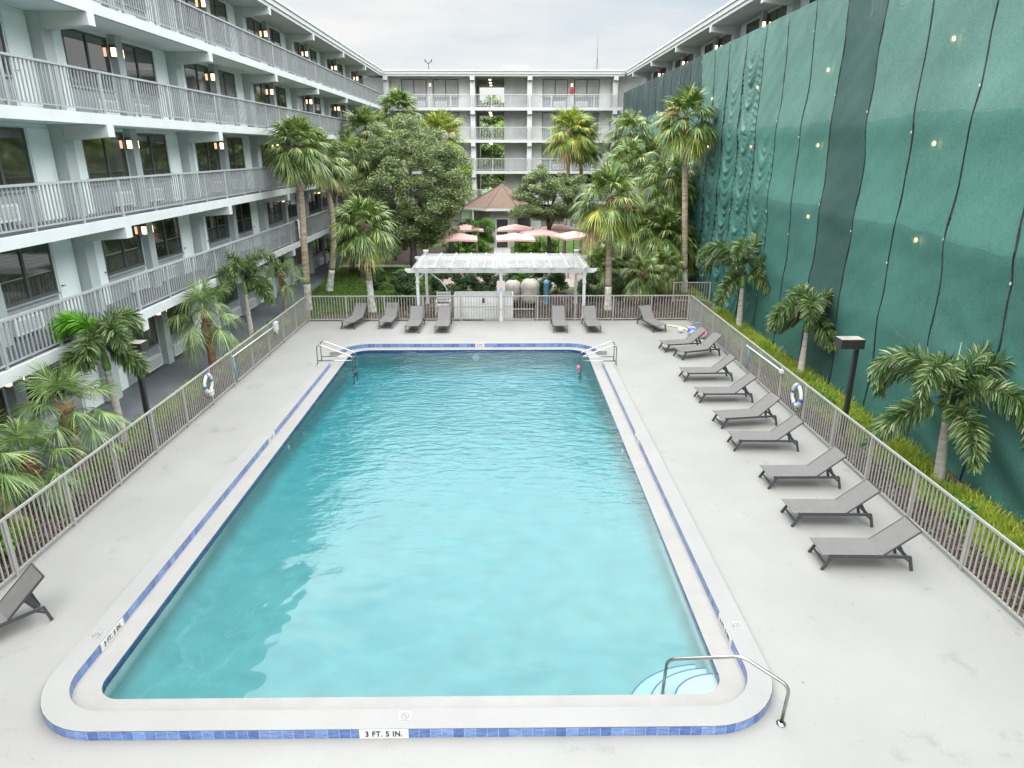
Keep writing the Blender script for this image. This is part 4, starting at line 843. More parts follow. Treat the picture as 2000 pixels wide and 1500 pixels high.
def tree(x, y, h, ell, cz, crown, label, r0=.18, seed=0, name='oak_tree', group=None, sc=1, rot=0, n=8):
    o = empty(name, (x, y, -.03), rot, label, 'tree', group); place(limbs(h, min(ell[0], ell[1]) * .8, n, r0, seed), 'trunk', o); place(crown, 'crown', o, (0, 0, cz), 0, sc); return o
OAK1 = foliage(1, 125000, (3.75, 3.0, 3.75), 230, .062, .66, M_oak, .5); 
tree(-5.9, 44.5, 8.4, (3.7, 2.9), 5.55, OAK1, 'large round oak filling the left half of the courtyard', .22, 1)
OAK2 = foliage(2, 46000, (2.35, 1.8, 1.8), 95, .058, .5, M_oak, .4)
tree(3.1, 48.2, 6.4, (2.3, 1.8), 4.5, OAK2, 'smaller oak hanging over the pink umbrellas', .14, 2)
tree(-8.9, 42.5, 3.5, (1.9, 1.5), 2.35, foliage(3, 26000, (1.8, 1.3, 1.1), 60, .06, .45, M_shrub, .3), 'dark low tree beside the walkway behind the shorter palm', .12, 3, 'small_tree')
tree(8.3, 47, 7.2, (2.4, 2), 5.2, foliage(4, 34000, (2.5, 2.0, 2.0), 80, .06, .55, M_oak, .4), 'grey-green tree among the palms in the far right corner', .16, 4)
tree(-3.9, 50, 7.5, (2, 2), 5.9, foliage(5, 26000, (1.7, 1.6, 1.9), 60, .06, .5, M_oaky, .4), 'yellow-green tree behind the right side of the big oak', .14, 5)
tree(-7.9, 49.5, 8.5, (2, 2), 6.9, foliage(6, 24000, (2.2, 1.6, 1.9), 60, .06, .5, M_oaky, .4), 'light green tree behind the left top of the big oak', .14, 6)
tree(7.1, 40.5, 3.8, (1.7, 1.5), 2.0, foliage(15, 22000, (1.9, 1.3, 1.7), 60, .06, .45, M_shrub, .2), 'dark bushy tree filling the gap behind the yellow fan palm', .10, 9, 'small_tree')
FART = foliage(7, 26000, (5.5, 4, 5), 90, .20, 1.3, M_oaky, .4); FART2 = foliage(8, 26000, (5.0, 4, 4.6), 90, .20, 1.2, M_oak, .4)
for i, (x, y, s, cr, lab) in enumerate(((-4.6, 100, 1.0, FART2, 'dark tree seen through the left of the passage'), (1.5, 104, 1.05, FART, 'yellow-green tree seen through the middle of the passage'), (-0.5, 125, 1.35, FART2, 'distant dark tree seen low through the passage'), (7.5, 112, 1.1, FART, 'tree beyond the right of the passage'))):
    tree(x, y, 8.5 * s, (5, 4), 6.4 * s, cr, lab, .25, 20 + i, 'background_tree', 'trees beyond the far wing', s)

# shrubs
SH = [foliage(30 + i, 5200, (.62, .55, .85), 26, .05, .26, M_shrub, .1, 'foliage', .8, base=-.8) for i in range(3)]
SHL = foliage(40, 3200, (.5, .45, .5), 18, .05, .22, M_shrubl, .1, 'foliage'); SHB = foliage(41, 3600, (.6, .5, .45), 20, .045, .25, M_shrubl, .1, 'foliage')
def stem_mesh(h, seed):
    rg = random.Random(seed); b = MB()
    for i in range(6): a = i * 1.05 + rg.random(); b.tube([(.04 * math.cos(a), .04 * math.sin(a), 0), (.25 * math.cos(a), .25 * math.sin(a), h)], [.018, .006], 5)
    return b.mesh('stems', M_bark)
ST = stem_mesh(.9, 1)
def shrub(x, y, s, m, label, cat='shrub', group=None, rot=0, z=.85, sz=1.0, name='shrub'):
    o = empty(name, (x, y, -.03), rot, label, cat, group); f = place(m, 'foliage', o, (0, 0, z * s * sz), 0, (s, s, s * sz)); place(ST, 'stems', o, (0, 0, 0), 0, s * sz); return o
hx = [(-3.55, 37.3, 1.0), (-2.45, 37.5, .95), (-1.55, 37.4, 1.05), (-.85, 37.5, 1.0), (.35, 37.4, 1.0), (1.15, 37.5, 1.05), (1.95, 37.3, 1.0), (2.9, 37.5, 1.0)]
for i, (x, y, s) in enumerate(hx):
    shrub(x, y, s, SH[i % 3], ['clipped dark shrub left of the left rear pergola post', 'second dark shrub from the left under the pergola', 'third dark shrub from the left under the pergola', 'dark shrub just left of the middle pergola post', 'dark shrub just right of the middle pergola post', 'dark shrub behind the round white tank', 'dark shrub behind the blue valve', 'dark shrub beside the right rear pergola post'][i], group='hedge shrubs behind the pergola', rot=i * 1.3)
shrub(-4.9, 34.6, 1.15, SH[1], 'broad dark shrub left of the pergola behind the fence'); shrub(-5.5, 36.4, .9, SH[2], 'leafy shrub behind the broad dark one left of the pergola')
shrub(-4.7, 36.9, .85, SHL, 'bright green shrub left of the pergola roof', z=.7)
shrub(.8, 34.7, .75, SHL, 'small bright plant between the two tanks', z=1.2, sz=1.3)
shrub(4.4, 35.6, 1.0, SH[0], 'dark shrub between the pergola and the yellow palm'); shrub(6.1, 35.9, .95, SH[2], 'dark shrub right of the yellow palm trunk')
shrub(-7.1, 38.6, .8, SH[0], 'dark shrub on the lawn behind the shorter palm', z=.6); shrub(-6.0, 41.5, .9, SHL, 'bright shrub in the bed under the oak', z=.5)
for i, (x, y) in enumerate(((-2.9, 54.2), (-1.8, 54.3), (1.4, 54.3), (2.5, 54.2), (3.6, 53.9), (-4.0, 53.9))):
    shrub(x, y, 1.15, SHB, ['bright low bush second left of the pavilion door', 'bright low bush just left of the pavilion door', 'bright low bush just right of the pavilion door', 'bright low bush second right of the pavilion door', 'bright low bush third right of the pavilion door', 'bright low bush at the left corner of the pavilion'][i], group='bright bushes before the pavilion', z=.5, rot=i)
for i, (x, y, lab) in enumerate(((-10.0, 27.2, 'thin weedy plant just beyond the left rescue pole'), (-10.1, 29.3, 'thin leafy plant near the far end of the left strip'), (-9.7, 11.6, 'leafy plant behind the near end of the left fence'), (9.7, 19.4, 'small weed between the life ring and the square lamp'), (9.6, 12.6, 'small leafy weed beside the near foxtail palm'))):
    shrub(x, y, .55, SHL, lab, 'plant', z=.6, rot=i, name='weed')
# areca palm beside the umbrellas
o = empty('feathery_palm', (-2.0, 50.4, -.03), 0, 'feathery clumping palm behind the left pink umbrellas', 'palm tree')
b = MB(); b.tube([(0, 0, 0), (0, 0, 1.6)], [.1, .07], 8); b.build('trunk', M_smooth, o); place(fox_crown(9, 9, L=2.0, ll=.45, spear=0, new=4), 'crown', o, (0, 0, 1.6), 0, 1.1)

# ground cover and grass as loose blades
def blades(name, region, n, hmin, hmax, m, seed, w=.012):
    r = np.random.default_rng(seed); P = region(r, n); n = len(P); P = np.column_stack([P, np.full(n, -.03)])
    az = r.uniform(0, 2 * PI, n); s = np.column_stack([np.cos(az), np.sin(az), np.zeros(n)]) * w; h = r.uniform(hmin, hmax, n); lean = np.column_stack([r.normal(0, .35, n), r.normal(0, .35, n), np.ones(n)]) * h[:, None]
    V = np.stack([P - s, P + s, P + s * .4 + lean, P - s * .4 + lean], 1).reshape(-1, 3); o = place(qmesh(name, V, np.arange(4 * n).reshape(-1, 4), m), name); o['kind'] = 'stuff'; return o
def strip(x0, x1, y0, y1, dens=.4):
    def f(r, n):
        x = x0 + (x1 - x0) * r.beta(2, 2, n); y = r.uniform(y0, y1, n); k = np.sin(y * 1.9 + x * 2) + np.sin(y * .7 + 1) + .8 * np.sin(y * 5.3 + x * 4) + r.normal(0, .5, n) > -1.0; return np.column_stack([x, y])[k]
    return f
tag(blades('ground_cover', strip(9.30, 10.8, 5, 32.5), 66000, .10, .36, M_grass, 1, .011), 'lime ground cover growing along the foot of the green net', 'ground cover')
tag(blades('ground_cover', strip(-10.80, -9.7, 4, 31), 36000, .05, .24, M_grass, 2), 'low green edging plants beside the left walkway', 'ground cover')
def rectf(x0, x1, y0, y1): return lambda r, n: np.column_stack([r.uniform(x0, x1, n), r.uniform(y0, y1, n)])
def lawnf(r, n):
    x = r.uniform(-10.9, -4, n); y = r.uniform(31.1, 46.3, n); xe = np.interp(y, [31, 36, 41, 46.4], [-10.6, -10.7, -10.9, -11.3]); k = (x > xe) & ~((x > -6 - (y - 31) * .0) & (y < 37.5) & (x > -5.3)) & ~((y < 32.4) & (x > -8.9)); return np.column_stack([x, y])[k]
tag(blades('grass', lawnf, 60000, .03, .09, M_turf, 3, .018), 'mown lawn behind the left end of the far fence', 'grass')
tag(blades('grass', rectf(5.5, 11.0, 37, 44.4), 30000, .03, .12, M_grass, 4, .018), 'yellow-green grass under the palms on the right', 'grass')
# mulch chips behind the fences
def chips(name, region, n, seed, lab):
    r = np.random.default_rng(seed); P = region(r, n); n = len(P); P = np.column_stack([P, r.uniform(-.01, .03, n)]); a = r.normal(size=(n, 3)); a[:, 2] *= .35; a /= np.linalg.norm(a, axis=1)[:, None]; q = r.normal(size=(n, 3)); b_ = np.cross(a, q); b_ /= np.linalg.norm(b_, axis=1)[:, None]; s = r.uniform(.02, .055, n)[:, None]
    V = np.stack([P - a * s, P + b_ * s * .4, P + a * s, P - b_ * s * .4], 1).reshape(-1, 3); o = place(qmesh(name, V, np.arange(4 * n).reshape(-1, 4), M_chip), name); o['kind'] = 'stuff'; tag(o, lab, 'mulch')
M_chip = leafmat('mulch_chip', [(0.1, (0.03, 0.02, 0.016)), (0.6, (0.085, 0.058, 0.045)), (0.95, (0.24, 0.19, 0.16))], .9, 0)
chips('mulch_chips', rectf(8.75, 9.95, 6, 33), 36000, 5, 'bark chips behind the right fence'); chips('mulch_chips', rectf(-10.1, -9.2, 5, 31), 24000, 6, 'bark chips behind the left fence'); chips('mulch_chips', rectf(-5.4, 9, 31.1, 37), 30000, 7, 'bark chips and dry leaves under the pergola')

# ------------------------------------------------------------------ sun loungers
def make_lounger():
    o = empty('sun_lounger'); W2 = .30
    # frame: local x from foot (0) to head, y across
    b = MB()
    for s in (-1, 1): b.box((.08, s * W2 - .02, .27), (1.60, s * W2 + .02, .315))
    b.box((.10, -W2 + .02, .275), (.14, W2 - .02, .31)); b.box((1.10, -W2 + .02, .27), (1.14, W2 - .02, .30)); b.box((1.52, -W2 + .02, .27), (1.56, W2 - .02, .30)); b.build('frame', M_lframe, o)
    for s in (-1, 1):
        b = MB(); b.bar((-.02, s * W2, .0), (.15, s * W2, .29), .038, .05); b.build('leg', M_lframe, o)
        b = MB(); b.bar((1.66, s * W2, .0), (1.585, s * W2, .30), .038, .05); b.bar((1.48, s * W2, .28), (1.62, s * W2, .17), .02, .035); b.build('leg', M_lframe, o)
    b = MB(); b.bar((.045, -W2, .11), (.045, W2, .11), .03, .03); b.build('stretcher', M_lframe, o)
    b = MB(); n = 10
    vs = []
    for i in range(n + 1):
        x = -.04 + 1.13 * i / n
        for j in range(7):
            y = -W2 + .6 * j / 6; c = 1 - (2 * j / 6 - 1) ** 2; vs.append((x, y, .330 - .018 * c * math.sin(PI * i / n)))
    b.add(vs, [(i * 7 + j, i * 7 + j + 1, (i + 1) * 7 + j + 1, (i + 1) * 7 + j) for i in range(n) for j in range(6)], 0, True)
    b.box((-.05, -W2, .316), (-.035, W2, .334)); b.build('seat', M_sling, o)
    hx_, hz = 1.09, .325; L = .80; a = R(40); tx, tz = hx_ + L * math.cos(a), hz + L * math.sin(a)
    e = bpy.data.objects.new
    b = MB(); vs = []; n = 8
    for i in range(n + 1):
        for j in range(7):
            y = -W2 + .02 + .56 * j / 6; c = 1 - (2 * j / 6 - 1) ** 2; t = i / n; dz = -.02 * c * math.sin(PI * t); vs.append((hx_ + (tx - hx_) * t - dz * math.sin(a), y, hz + (tz - hz) * t + dz * math.cos(a)))
    b.add(vs, [(i * 7 + j, i * 7 + j + 1, (i + 1) * 7 + j + 1, (i + 1) * 7 + j) for i in range(n) for j in range(6)], 0, True)
    br = b.build('backrest', M_sling, o)
    b = MB()
    for s in (-1, 1): b.bar((hx_, s * (W2 - .02), hz - .012), (tx, s * (W2 - .02), tz - .012), .025, .03)
    b.bar((tx, -W2 + .02, tz - .01), (tx, W2 - .02, tz - .01), .025, .025); b.build('back_frame', M_lframe, br)
    b = MB(); m_ = .36
    for s in (-1, 1): b.bar((hx_ + L * m_ * math.cos(a) + .06, s * .22, hz + L * m_ * math.sin(a) + .02), (1.50, s * .22, .30), .02, .055)
    b.bar((1.50, -.22, .30), (1.50, .22, .30), .025, .025); b.build('support_strut', M_lframe, o)
    return o
L0 = make_lounger(); LG = 'grey sling sun loungers round the pool'; first = True
def lounger(x, y, rz, label):
    global first
    o = L0 if first else copy_tree(L0); first = False; o.location = (x, y, 0.002); o.rotation_euler = (0, 0, rz); tag(o, label, 'sun lounger', LG); return o
right = [(6.00, 11.30, -.03), (6.06, 12.86, -.02), (6.18, 14.55, 0), (6.06, 16.68, -.03), (6.14, 18.20, .14), (6.12, 20.30, 0), (6.15, 22.38, .02), (6.62, 24.90, .32), (6.25, 25.95, .20)]
ordn = ['nearest the camera', 'second from the camera', 'third from the camera', 'fourth from the camera', 'fifth from the camera beside the life ring', 'sixth from the camera', 'seventh from the camera', 'overlapping the hindmost one', 'hindmost, just in front of the beach balls']
for (x, y, a), t in zip(right, ordn): lounger(x, y, a, 'grey sling lounger of the right-hand row, ' + t)
far = [(-6.93, 29.48, PI / 2 - .20), (-5.28, 29.52, PI / 2 - .06), (-4.0, 28.75, PI / 2 - .03), (-2.71, 28.72, PI / 2 + .0), (2.43, 28.75, PI / 2 + .0), (3.88, 28.68, PI / 2 + .03), (6.76, 28.8, PI / 2 + .24)]
fl = ['leftmost of the far row, angled', 'second from the left in the far row', 'third from the left in the far row, by the left pergola post', 'in the far row before the white chair', 'in the far row, left one of the pair right of the tanks', 'in the far row by the right pergola post', 'alone at the right end of the far row']
for (x, y, a), t in zip(far, fl): lounger(x, y, a, 'grey sling lounger ' + t)
lounger(-9.05 + .10, 8.62, R(50), 'grey sling lounger cut by the left edge of the photo')

# ------------------------------------------------------------------ ladders and handrail
def ladder(x_w, y, sgn, label):
    """x_w: water edge, sgn: -1 the deck lies towards -X"""
    o = empty('pool_ladder', (x_w, y, 0), 0, label, 'pool ladder')
    for k, dy in ((0, -.27), (1, .27)):
        dk = sgn * .88
        pts = [(dk, dy, 0), (dk, dy, .60), (dk * .985, dy, .70), (dk * .90, dy, .76), (dk * .78, dy, .745), (-sgn * .30, dy, .36), (-sgn * .40, dy, .29), (-sgn * .41, dy, .18), (-sgn * .40, dy, -.75)]
        b = MB(); b.tube(pts, .022, 10); b.build('side_rail', M_steel, o)
        b = MB(); b.tube([(dk, dy, .17), (-sgn * .40, dy, .17)], .016, 8); b.build('brace', M_steel, o)
        b = MB(); b.lathe([(.05, .004), (.05, .02), (.024, .03)], 14, (dk, dy, 0)); b.build('base_flange', M_steel, o)
    for z in (-.22, -.48): b = MB(); b.box((-sgn * .40 - .05, -.26, z), (-sgn * .40 + .05, .26, z + .025)); b.build('step', M_steel, o)
ladder(PX0, 24.4, -1, 'stainless pool ladder at the far left corner of the pool'); ladder(PX1, 24.25, 1, 'stainless pool ladder at the far right corner of the pool')
o = empty('handrail', (3.80, 7.36, 0), 0, 'bent stainless handrail over the corner steps of the pool', 'handrail')
def smoothpath(P, r=.12, k=5):
    P = [Vector(p) for p in P]; out_ = [P[0]]
    for i in range(1, len(P) - 1):
        a = P[i] + (P[i - 1] - P[i]).normalized() * r; c = P[i] + (P[i + 1] - P[i]).normalized() * r
        for j in range(k + 1): t = j / k; out_.append(a * (1 - t) ** 2 + P[i] * 2 * t * (1 - t) + c * t * t)
    return out_ + [P[-1]]
b = MB(); b.tube(smoothpath([(0, 0, 0), (.06, .04, .60), (-.52, .34, .86), (-1.41, .84, .38), (-1.44, .87, -.40)]), .024, 12); b.build('rail', M_steel, o)
b = MB(); b.lathe([(.065, .004), (.065, .02), (.03, .035)], 18); b.build('base_flange', M_steel, o)
b = MB(); b.lathe([(.075, .004), (.075, .02), (.03, .035)], 18, (-1.44, .87, -.40)); b.build('base_flange', M_steel, o)
b = MB(); b.lathe([(0.001, -.08), (.05, -.065), (.075, 0), (.05, .065), (0.001, .08)], 14); o = b.build('ball', mat('pink_ball', (.75, .10, .22), .4, .1), None, (PX1 - .52, 23.8, -.02)); tag(o, 'small pink ball floating at the far right ladder', 'ball')

# ------------------------------------------------------------------ life rings, poles, toys
def liferound(x, y, z, sgn, label):
    o = empty('life_ring', (x, y, z), 0, label, 'life ring', 'life rings on the pool fence'); b = MB(); n, m = 40, 10
    vs = []; 
    for i in range(n):
        a = 2 * PI * i / n
        for j in range(m):
            t = 2 * PI * j / m; r = .29 + .075 * math.cos(t); vs.append((.05 * math.sin(t), r * math.cos(a), r * math.sin(a)))
    for i in range(n):
        mi = 1 if (i % 10) in (0, 1) else 0; b.add([], []); b.f += [(i * m + j, i * m + (j + 1) % m, ((i + 1) % n) * m + (j + 1) % m, ((i + 1) % n) * m + j) for j in range(m)]; b.m += [mi] * m; b.smooth += [True] * m
    b.v = vs; b.build('ring', [M_vinyl, M_royal], o)
    b = MB(); b.tube([(sgn * .03, .30 * math.cos(t), .38 * math.sin(t) - .06) for t in np.linspace(-2.6, -.5, 9)], .010, 6); b.build('rope', M_towel, o); return o
liferound(8.51, 18.62, .74, 1, 'white life ring with blue bands on the right fence'); r_ = liferound(-8.99, 19.7, .80, -1, 'white life ring with blue bands on the left fence'); r_.scale = (.88, .88, .88)
b = MB(); b.box((.03, -.10, -.42), (.11, .12, -.25)); b.build('line_reel', M_vinyl, r_)
o = empty('rescue_pole', (-9.0, 24, 0), 0, 'long white rescue pole hung along the left fence', 'pole'); b = MB(); b.tube([(0, -2.25, 1.04), (0, 2.2, .98)], .022, 8); b.build('shaft', M_vinyl, o); b = MB(); b.box((-.02, 2.0, .80), (.08, 2.35, 1.14)); b.tube([(.03, 2.1, .8), (.03, 2.2, .66), (.03, 2.3, .8)], .03, 6); b.build('hook_head', M_vinyl, o)
b = MB(); b.tube([(.0, -2.18, 1.0), (.0, -2.12, .12)], .02, 8); b.build('hanging_hose', M_bluep, o)
o = empty('rescue_pole', (8.53, 21.6, 0), 0, 'pale blue pole hung along the right fence beyond the life ring', 'pole'); b = MB(); b.tube([(0, -1.6, 1.06), (0, 1.5, 1.0)], .022, 8); b.build('shaft', mat('pale_blue_pole', (.55, .66, .78), .4, .05), o); b = MB(); b.box((-.05, -1.74, 1.0), (.05, -1.58, 1.1)); b.build('grip', M_vinyl, o)
b = MB(); b.tube([(.02, 1.3, .98), (.02, 1.32, .15)], .018, 8); b.build('hanging_hose', M_bluep, o)
def ball(x, y, r, mats, label, k=6, tilt=(0.6, .9, 0)):
    b = MB(); n, m = 24, 12
    vs = [(r * math.sin(PI * j / m) * math.cos(2 * PI * i / n), r * math.sin(PI * j / m) * math.sin(2 * PI * i / n), r * math.cos(PI * j / m)) for j in range(m + 1) for i in range(n)]
    b.v = vs
    for j in range(m):
        for i in range(n): b.f.append((j * n + i, j * n + (i + 1) % n, (j + 1) * n + (i + 1) % n, (j + 1) * n + i)); b.m.append((i // (n // k)) % len(mats)); b.smooth.append(True)
    o = b.build('beach_ball', mats, None, (x, y, r + .002)); o.rotation_euler = tilt; return tag(o, label, 'ball')
ball(8.33, 27.75, .20, [M_vinyl, M_red, M_vinyl], 'beach ball showing its red panel beside the fence', 3, (1.2, .4, .3)); ball(8.0, 28.2, .20, [M_vinyl, M_royal], 'blue and white beach ball behind the red one', 6)
ball(7.65, 28.75, .12, [M_vinyl, mat('pale_pink', (.8, .62, .68), .5, .05)], 'small pale ball by the pool noodles', 4)
for (P, m_, lab) in (([(7.35, 29.9, .035), (7.7, 29.6, .05), (8.0, 29.1, .06), (8.0, 28.6, .04)], M_lime, 'lime green pool noodle bent on the deck'), ([(8.15, 29.7, .035), (8.2, 29.2, .05), (8.2, 28.7, .05)], M_coral, 'coral pool noodle against the fence'), ([(8.42, 29.8, .04), (8.42, 29.2, .30), (8.40, 28.7, .45)], M_bluep, 'blue pool noodle leaning on the fence')):
    b = MB(); b.tube(smoothpath(P, .15), .032, 10); tag(b.build('pool_noodle', m_), lab, 'pool noodle')
# towel over the second-floor railing
b = MB(); n = 12
vs = []
for i in range(n + 1):
    y = 36.9 + .55 * i / n; wv = .012 * math.sin(i * 1.7)
    for (x, z) in ((-11.02, 3.55), (-11.02, 3.99), (-10.93, 4.0), (-10.865, 3.99), (-10.86 + wv, 3.5), (-10.86 + wv * 2, 3.05)): vs.append((x, y, z))
b.add(vs, [(i * 6 + j, i * 6 + j + 1, (i + 1) * 6 + j + 1, (i + 1) * 6 + j) for i in range(n) for j in range(5)], 0, True); tag(b.build('towel', M_towel), 'white towel hung over the lowest left balcony rail', 'towel')

# ------------------------------------------------------------------ lamp posts
def lamppost(x, y, h, hx_, label, lit=False, hw=.52, lean=0):
    o = empty('lamp_post', (x, y, -.02), 0, label, 'lamp post', 'square-headed lamp posts')
    b = MB(); b.box((-.055, -.055, 0), (.055, .055, h)); b.build('pole', M_black, o)
    b = MB(); b.box((min(0, hx_) - .10, -.20, h - .03), (max(0, hx_) + .10, .20, h + .22)); b.box((min(0, hx_) - .09, -.19, h + .22), (max(0, hx_) + .09, .19, h + .225), 1); b.build('lamp_head', [M_black, mat('lamp_top', (.30, .27, .24), .4, .15)], o)
    b = MB(); b.box((min(0, hx_) - .07, -.17, h - .045), (max(0, hx_) + .07, .17, h - .031)); b.build('lens', M_lampw if lit else M_vinyl, o); return o
lamppost(9.32, 17.3, 2.62, -.42, 'black square-headed lamp post behind the right fence')
lamppost(-9.60, 17.2, 2.60, .16, 'black lamp post with a lit lens behind the left fence', True)
lamppost(11.0, 41.0, 1.9, -.35, 'low black lamp post in front of the net beyond the far corner')

# ------------------------------------------------------------------ pergola
o = empty('pergola', (-.15, 33.0, 0), 0, 'white slatted pergola standing behind the far fence', 'pergola')
PXs = (-3.80, 0.0, 3.80)
for yy, xs_ in ((-2.02, PXs), (1.75, (PXs[0] - .02, PXs[2] + .02))):
    for x in xs_:
        b = MB(); b.box((x - .065, yy - .065, 0), (x + .065, yy + .065, 2.42)); b.box((x - .085, yy - .085, 1.78), (x + .085, yy + .085, 1.86)); b.box((x - .085, yy - .085, 2.12), (x + .085, yy + .085, 2.24)); b.box((x - .09, yy - .09, 0), (x + .09, yy + .09, .14))
        b.build('post', M_vinyl, o)
for yy in (-2.02, 1.75):
    b = MB()
    for s in (-.09, .09): b.prism([(-4.35, 2.36), (-4.2, 2.25), (4.2, 2.25), (4.35, 2.36), (4.35, 2.42), (-4.35, 2.42)], 1, yy + s - .02, yy + s + .02)
    b.build('beam', M_vinyl, o)
for i in range(11):
    x = -3.8 + 7.6 * i / 10; b = MB(); b.prism([(-2.40, 2.50), (-2.28, 2.42), (2.05, 2.42), (2.17, 2.50), (2.17, 2.56), (-2.40, 2.56)], 0, x - .022, x + .022); b.build('rafter', M_vinyl, o)
b = MB(); n = 17
for i in range(n): y = -2.25 + 4.25 * i / (n - 1); b.box((-4.0, y - .045, 2.510), (4.0, y + .045, 2.518))
b.build('slats', M_vinyl, o)
for x in (PXs[0], PXs[2]):
    for yy in (1.75,): b = MB(); b.box((x - .10, yy - .10, 2.585), (x + .10, yy + .10, 2.70)); b.box((x - .13, yy - .13, 2.70), (x + .13, yy + .13, 2.74)); b.build('post_cap', M_vinyl, o)
for s in (-1, 1):
    for x in (PXs[0], PXs[2]): b = MB(); b.bar((x - s * 0, -2.02, 1.95), (x - (1 if x > 0 else -1) * .35, -2.02, 2.27), .04, .06); b.build('brace', M_vinyl, o) if s > 0 else None
# rules sign on the middle post
sg = empty('pool_rules_sign', (-.15, 30.90, 1.42), 0, 'small white pool sign with an orange ring on the middle pergola post', 'sign')
b = MB(); b.box((-.18, -.012, 0), (.18, 0, .46)); b.build('board', M_vinyl, sg)
b = MB(); n = 24
for i in range(n):
    a, c = 2 * PI * i / n, 2 * PI * (i + 1) / n; b.add([(q * math.cos(t), -.016, .29 + q * math.sin(t)) for q, t in ((.12, a), (.12, c), (.095, c), (.095, a))], [(0, 1, 2, 3)])
b.bar((-.075, -.016, .365), (.075, -.016, .215), .002, .02); b.build('ring_mark', mat('orange_print', (.75, .28, .14), .6, 0), sg)
place(text_mesh('lettering', 'NO\nDIVING', .055, M_royal), 'lettering', sg, (0, -.016, .085)).rotation_euler = (PI / 2, 0, 0)

# pump enclosure, tanks, chair behind the fence
o = empty('pump_enclosure', (-1.0, 32.0, 0), 0, 'low white vinyl enclosure behind the gate under the pergola', 'enclosure')
b = MB(); n = 22
for i in range(n):
    x = -1.35 + 2.75 * i / n; b.box((x + .004, -.72, .02), (x + 2.75 / n - .004, -.69, 1.06))
b.build('front_panel', mat('grey_vinyl', (.58, .58, .56), .5, .08, 3), o)
b = MB(); b.box((-1.37, -.74, .60), (1.42, -.69, .66)); b.box((-1.37, -.735, 1.06), (1.42, -.68, 1.12)); b.box((-1.37, -.735, .02), (1.42, -.725, .08)); b.build('rails', M_vinyl, o)
b = MB(); b.box((-1.37, -.68, 0), (-1.33, .6, 1.06)); b.box((1.38, -.68, 0), (1.42, .6, 1.06)); b.box((-1.33, .56, 0), (1.38, .60, 1.06)); b.build('side_panel', M_vinyl, o)
b = MB(); b.box((-1.30, -.5, .72), (1.36, .5, .78)); b.build('lid', M_vinyl, o)
def tank(x, y, r, h, label, tilt=0):
    o = empty('filter_tank', (x, y, 0), 0, label, 'tank', 'pool filter tanks'); b = MB(); pr = [(0.001, h)] + [(r * math.sin(t), h - r * .75 * (1 - math.cos(t))) for t in np.linspace(.15, PI / 2, 8)] + [(r * 1.02, h - r * .75 - .04), (r, h - r * .75 - .10), (r, .52), (r * .85, .36), (r * .5, .26), (0.001, .24)]
    b.lathe(pr, 28); b.build('shell', M_tank, o); b = MB(); b.lathe([(r * .62, 0), (r * .58, .42)], 16); b.build('stand', M_black, o)
    b = MB(); b.lathe([(.001, .07), (.09, .06), (.10, -.03)], 12, (0, 0, h)); b.build('valve_cap', M_black, o); return o
tank(1.28, 33.6, .47, 1.52, 'large round cream filter tank right of the middle pergola post'); tank(.42, 33.9, .42, 1.40, 'round filter tank half hidden behind the middle pergola post')
b = MB(); b.lathe([(.14, 0), (.14, 1.0), (.17, 1.05), (.15, 1.2), (.001, 1.28)], 14); tag(b.build('pool_valve', M_bluep, None, (2.15, 34.6, 0)), 'blue valve standing right of the large tank', 'valve')
o = empty('plastic_chair', (-2.95, 32.5, -.02), 0, 'white plastic chair behind the far fence left of the enclosure', 'chair')
b = MB(); b.box((-.32, -.30, .40), (.32, .28, .45)); b.build('seat', M_vinyl, o)
b = MB()
for i in range(4): b.box((-.32, .25, .55 + i * .13), (.32, .29, .64 + i * .13))
b.build('backrest', M_vinyl, o)
for sx_ in (-1, 1):
    for sy in (-1, 1): b = MB(); b.bar((sx_ * .34, sy * .28, 0), (sx_ * .31, sy * .27, .42 if sy < 0 else 1.06), .05, .05); b.build('leg', M_vinyl, o)
    b = MB(); b.box((sx_ * .33 - .03, -.30, .64), (sx_ * .33 + .03, .28, .67)); b.bar((sx_ * .33, -.28, .40), (sx_ * .33, -.28, .64), .04, .04); b.build('armrest', M_vinyl, o)
b = MB(); b.tube([(-3.6, 33.6, 1.75), (-3.1, 33.3, 1.45), (-2.8, 33.0, 1.1), (-2.78, 33.0, 0)], .02, 8); tag(b.build('skimmer_pole', M_vinyl), 'thin curved white pole left of the pump enclosure', 'pole')

# ------------------------------------------------------------------ pavilion and umbrellas
o = empty('pavilion', (-.15, 58.6, 0), 0, 'small grey pavilion with a tan shingled hip roof in the courtyard', 'pavilion')
def octo(r, z, k=8): return [(r * math.cos(PI / k + 2 * PI * i / k), r * math.sin(PI / k + 2 * PI * i / k), z) for i in range(k)]
b = MB(); A, B2 = octo(3.35, 3.15), octo(.02, 4.85); b.add(A + B2, [(i, (i + 1) % 8, 8 + (i + 1) % 8, 8 + i) for i in range(8)])
rf = b.build('roof', M_shingle, o); b = MB(); A, B2 = octo(3.38, 2.95), octo(3.38, 3.15); C2 = octo(3.0, 2.95); b.add(A + B2 + C2, [(i, (i + 1) % 8, 8 + (i + 1) % 8, 8 + i) for i in range(8)] + [(i, 16 + i, 16 + (i + 1) % 8, (i + 1) % 8) for i in range(8)]); b.build('gutter', M_pierb, rf)
b = MB()
for i in range(8): p, q = Vector(octo(3.36, 3.17)[i]), Vector((0, 0, 4.87)); b.bar(p, q, .12, .05)
b.build('ridge_caps', M_shingle, rf)
M_pv = mat('pavilion_wall', (.34, .33, .31), .85, .12, 2, .3, 30)
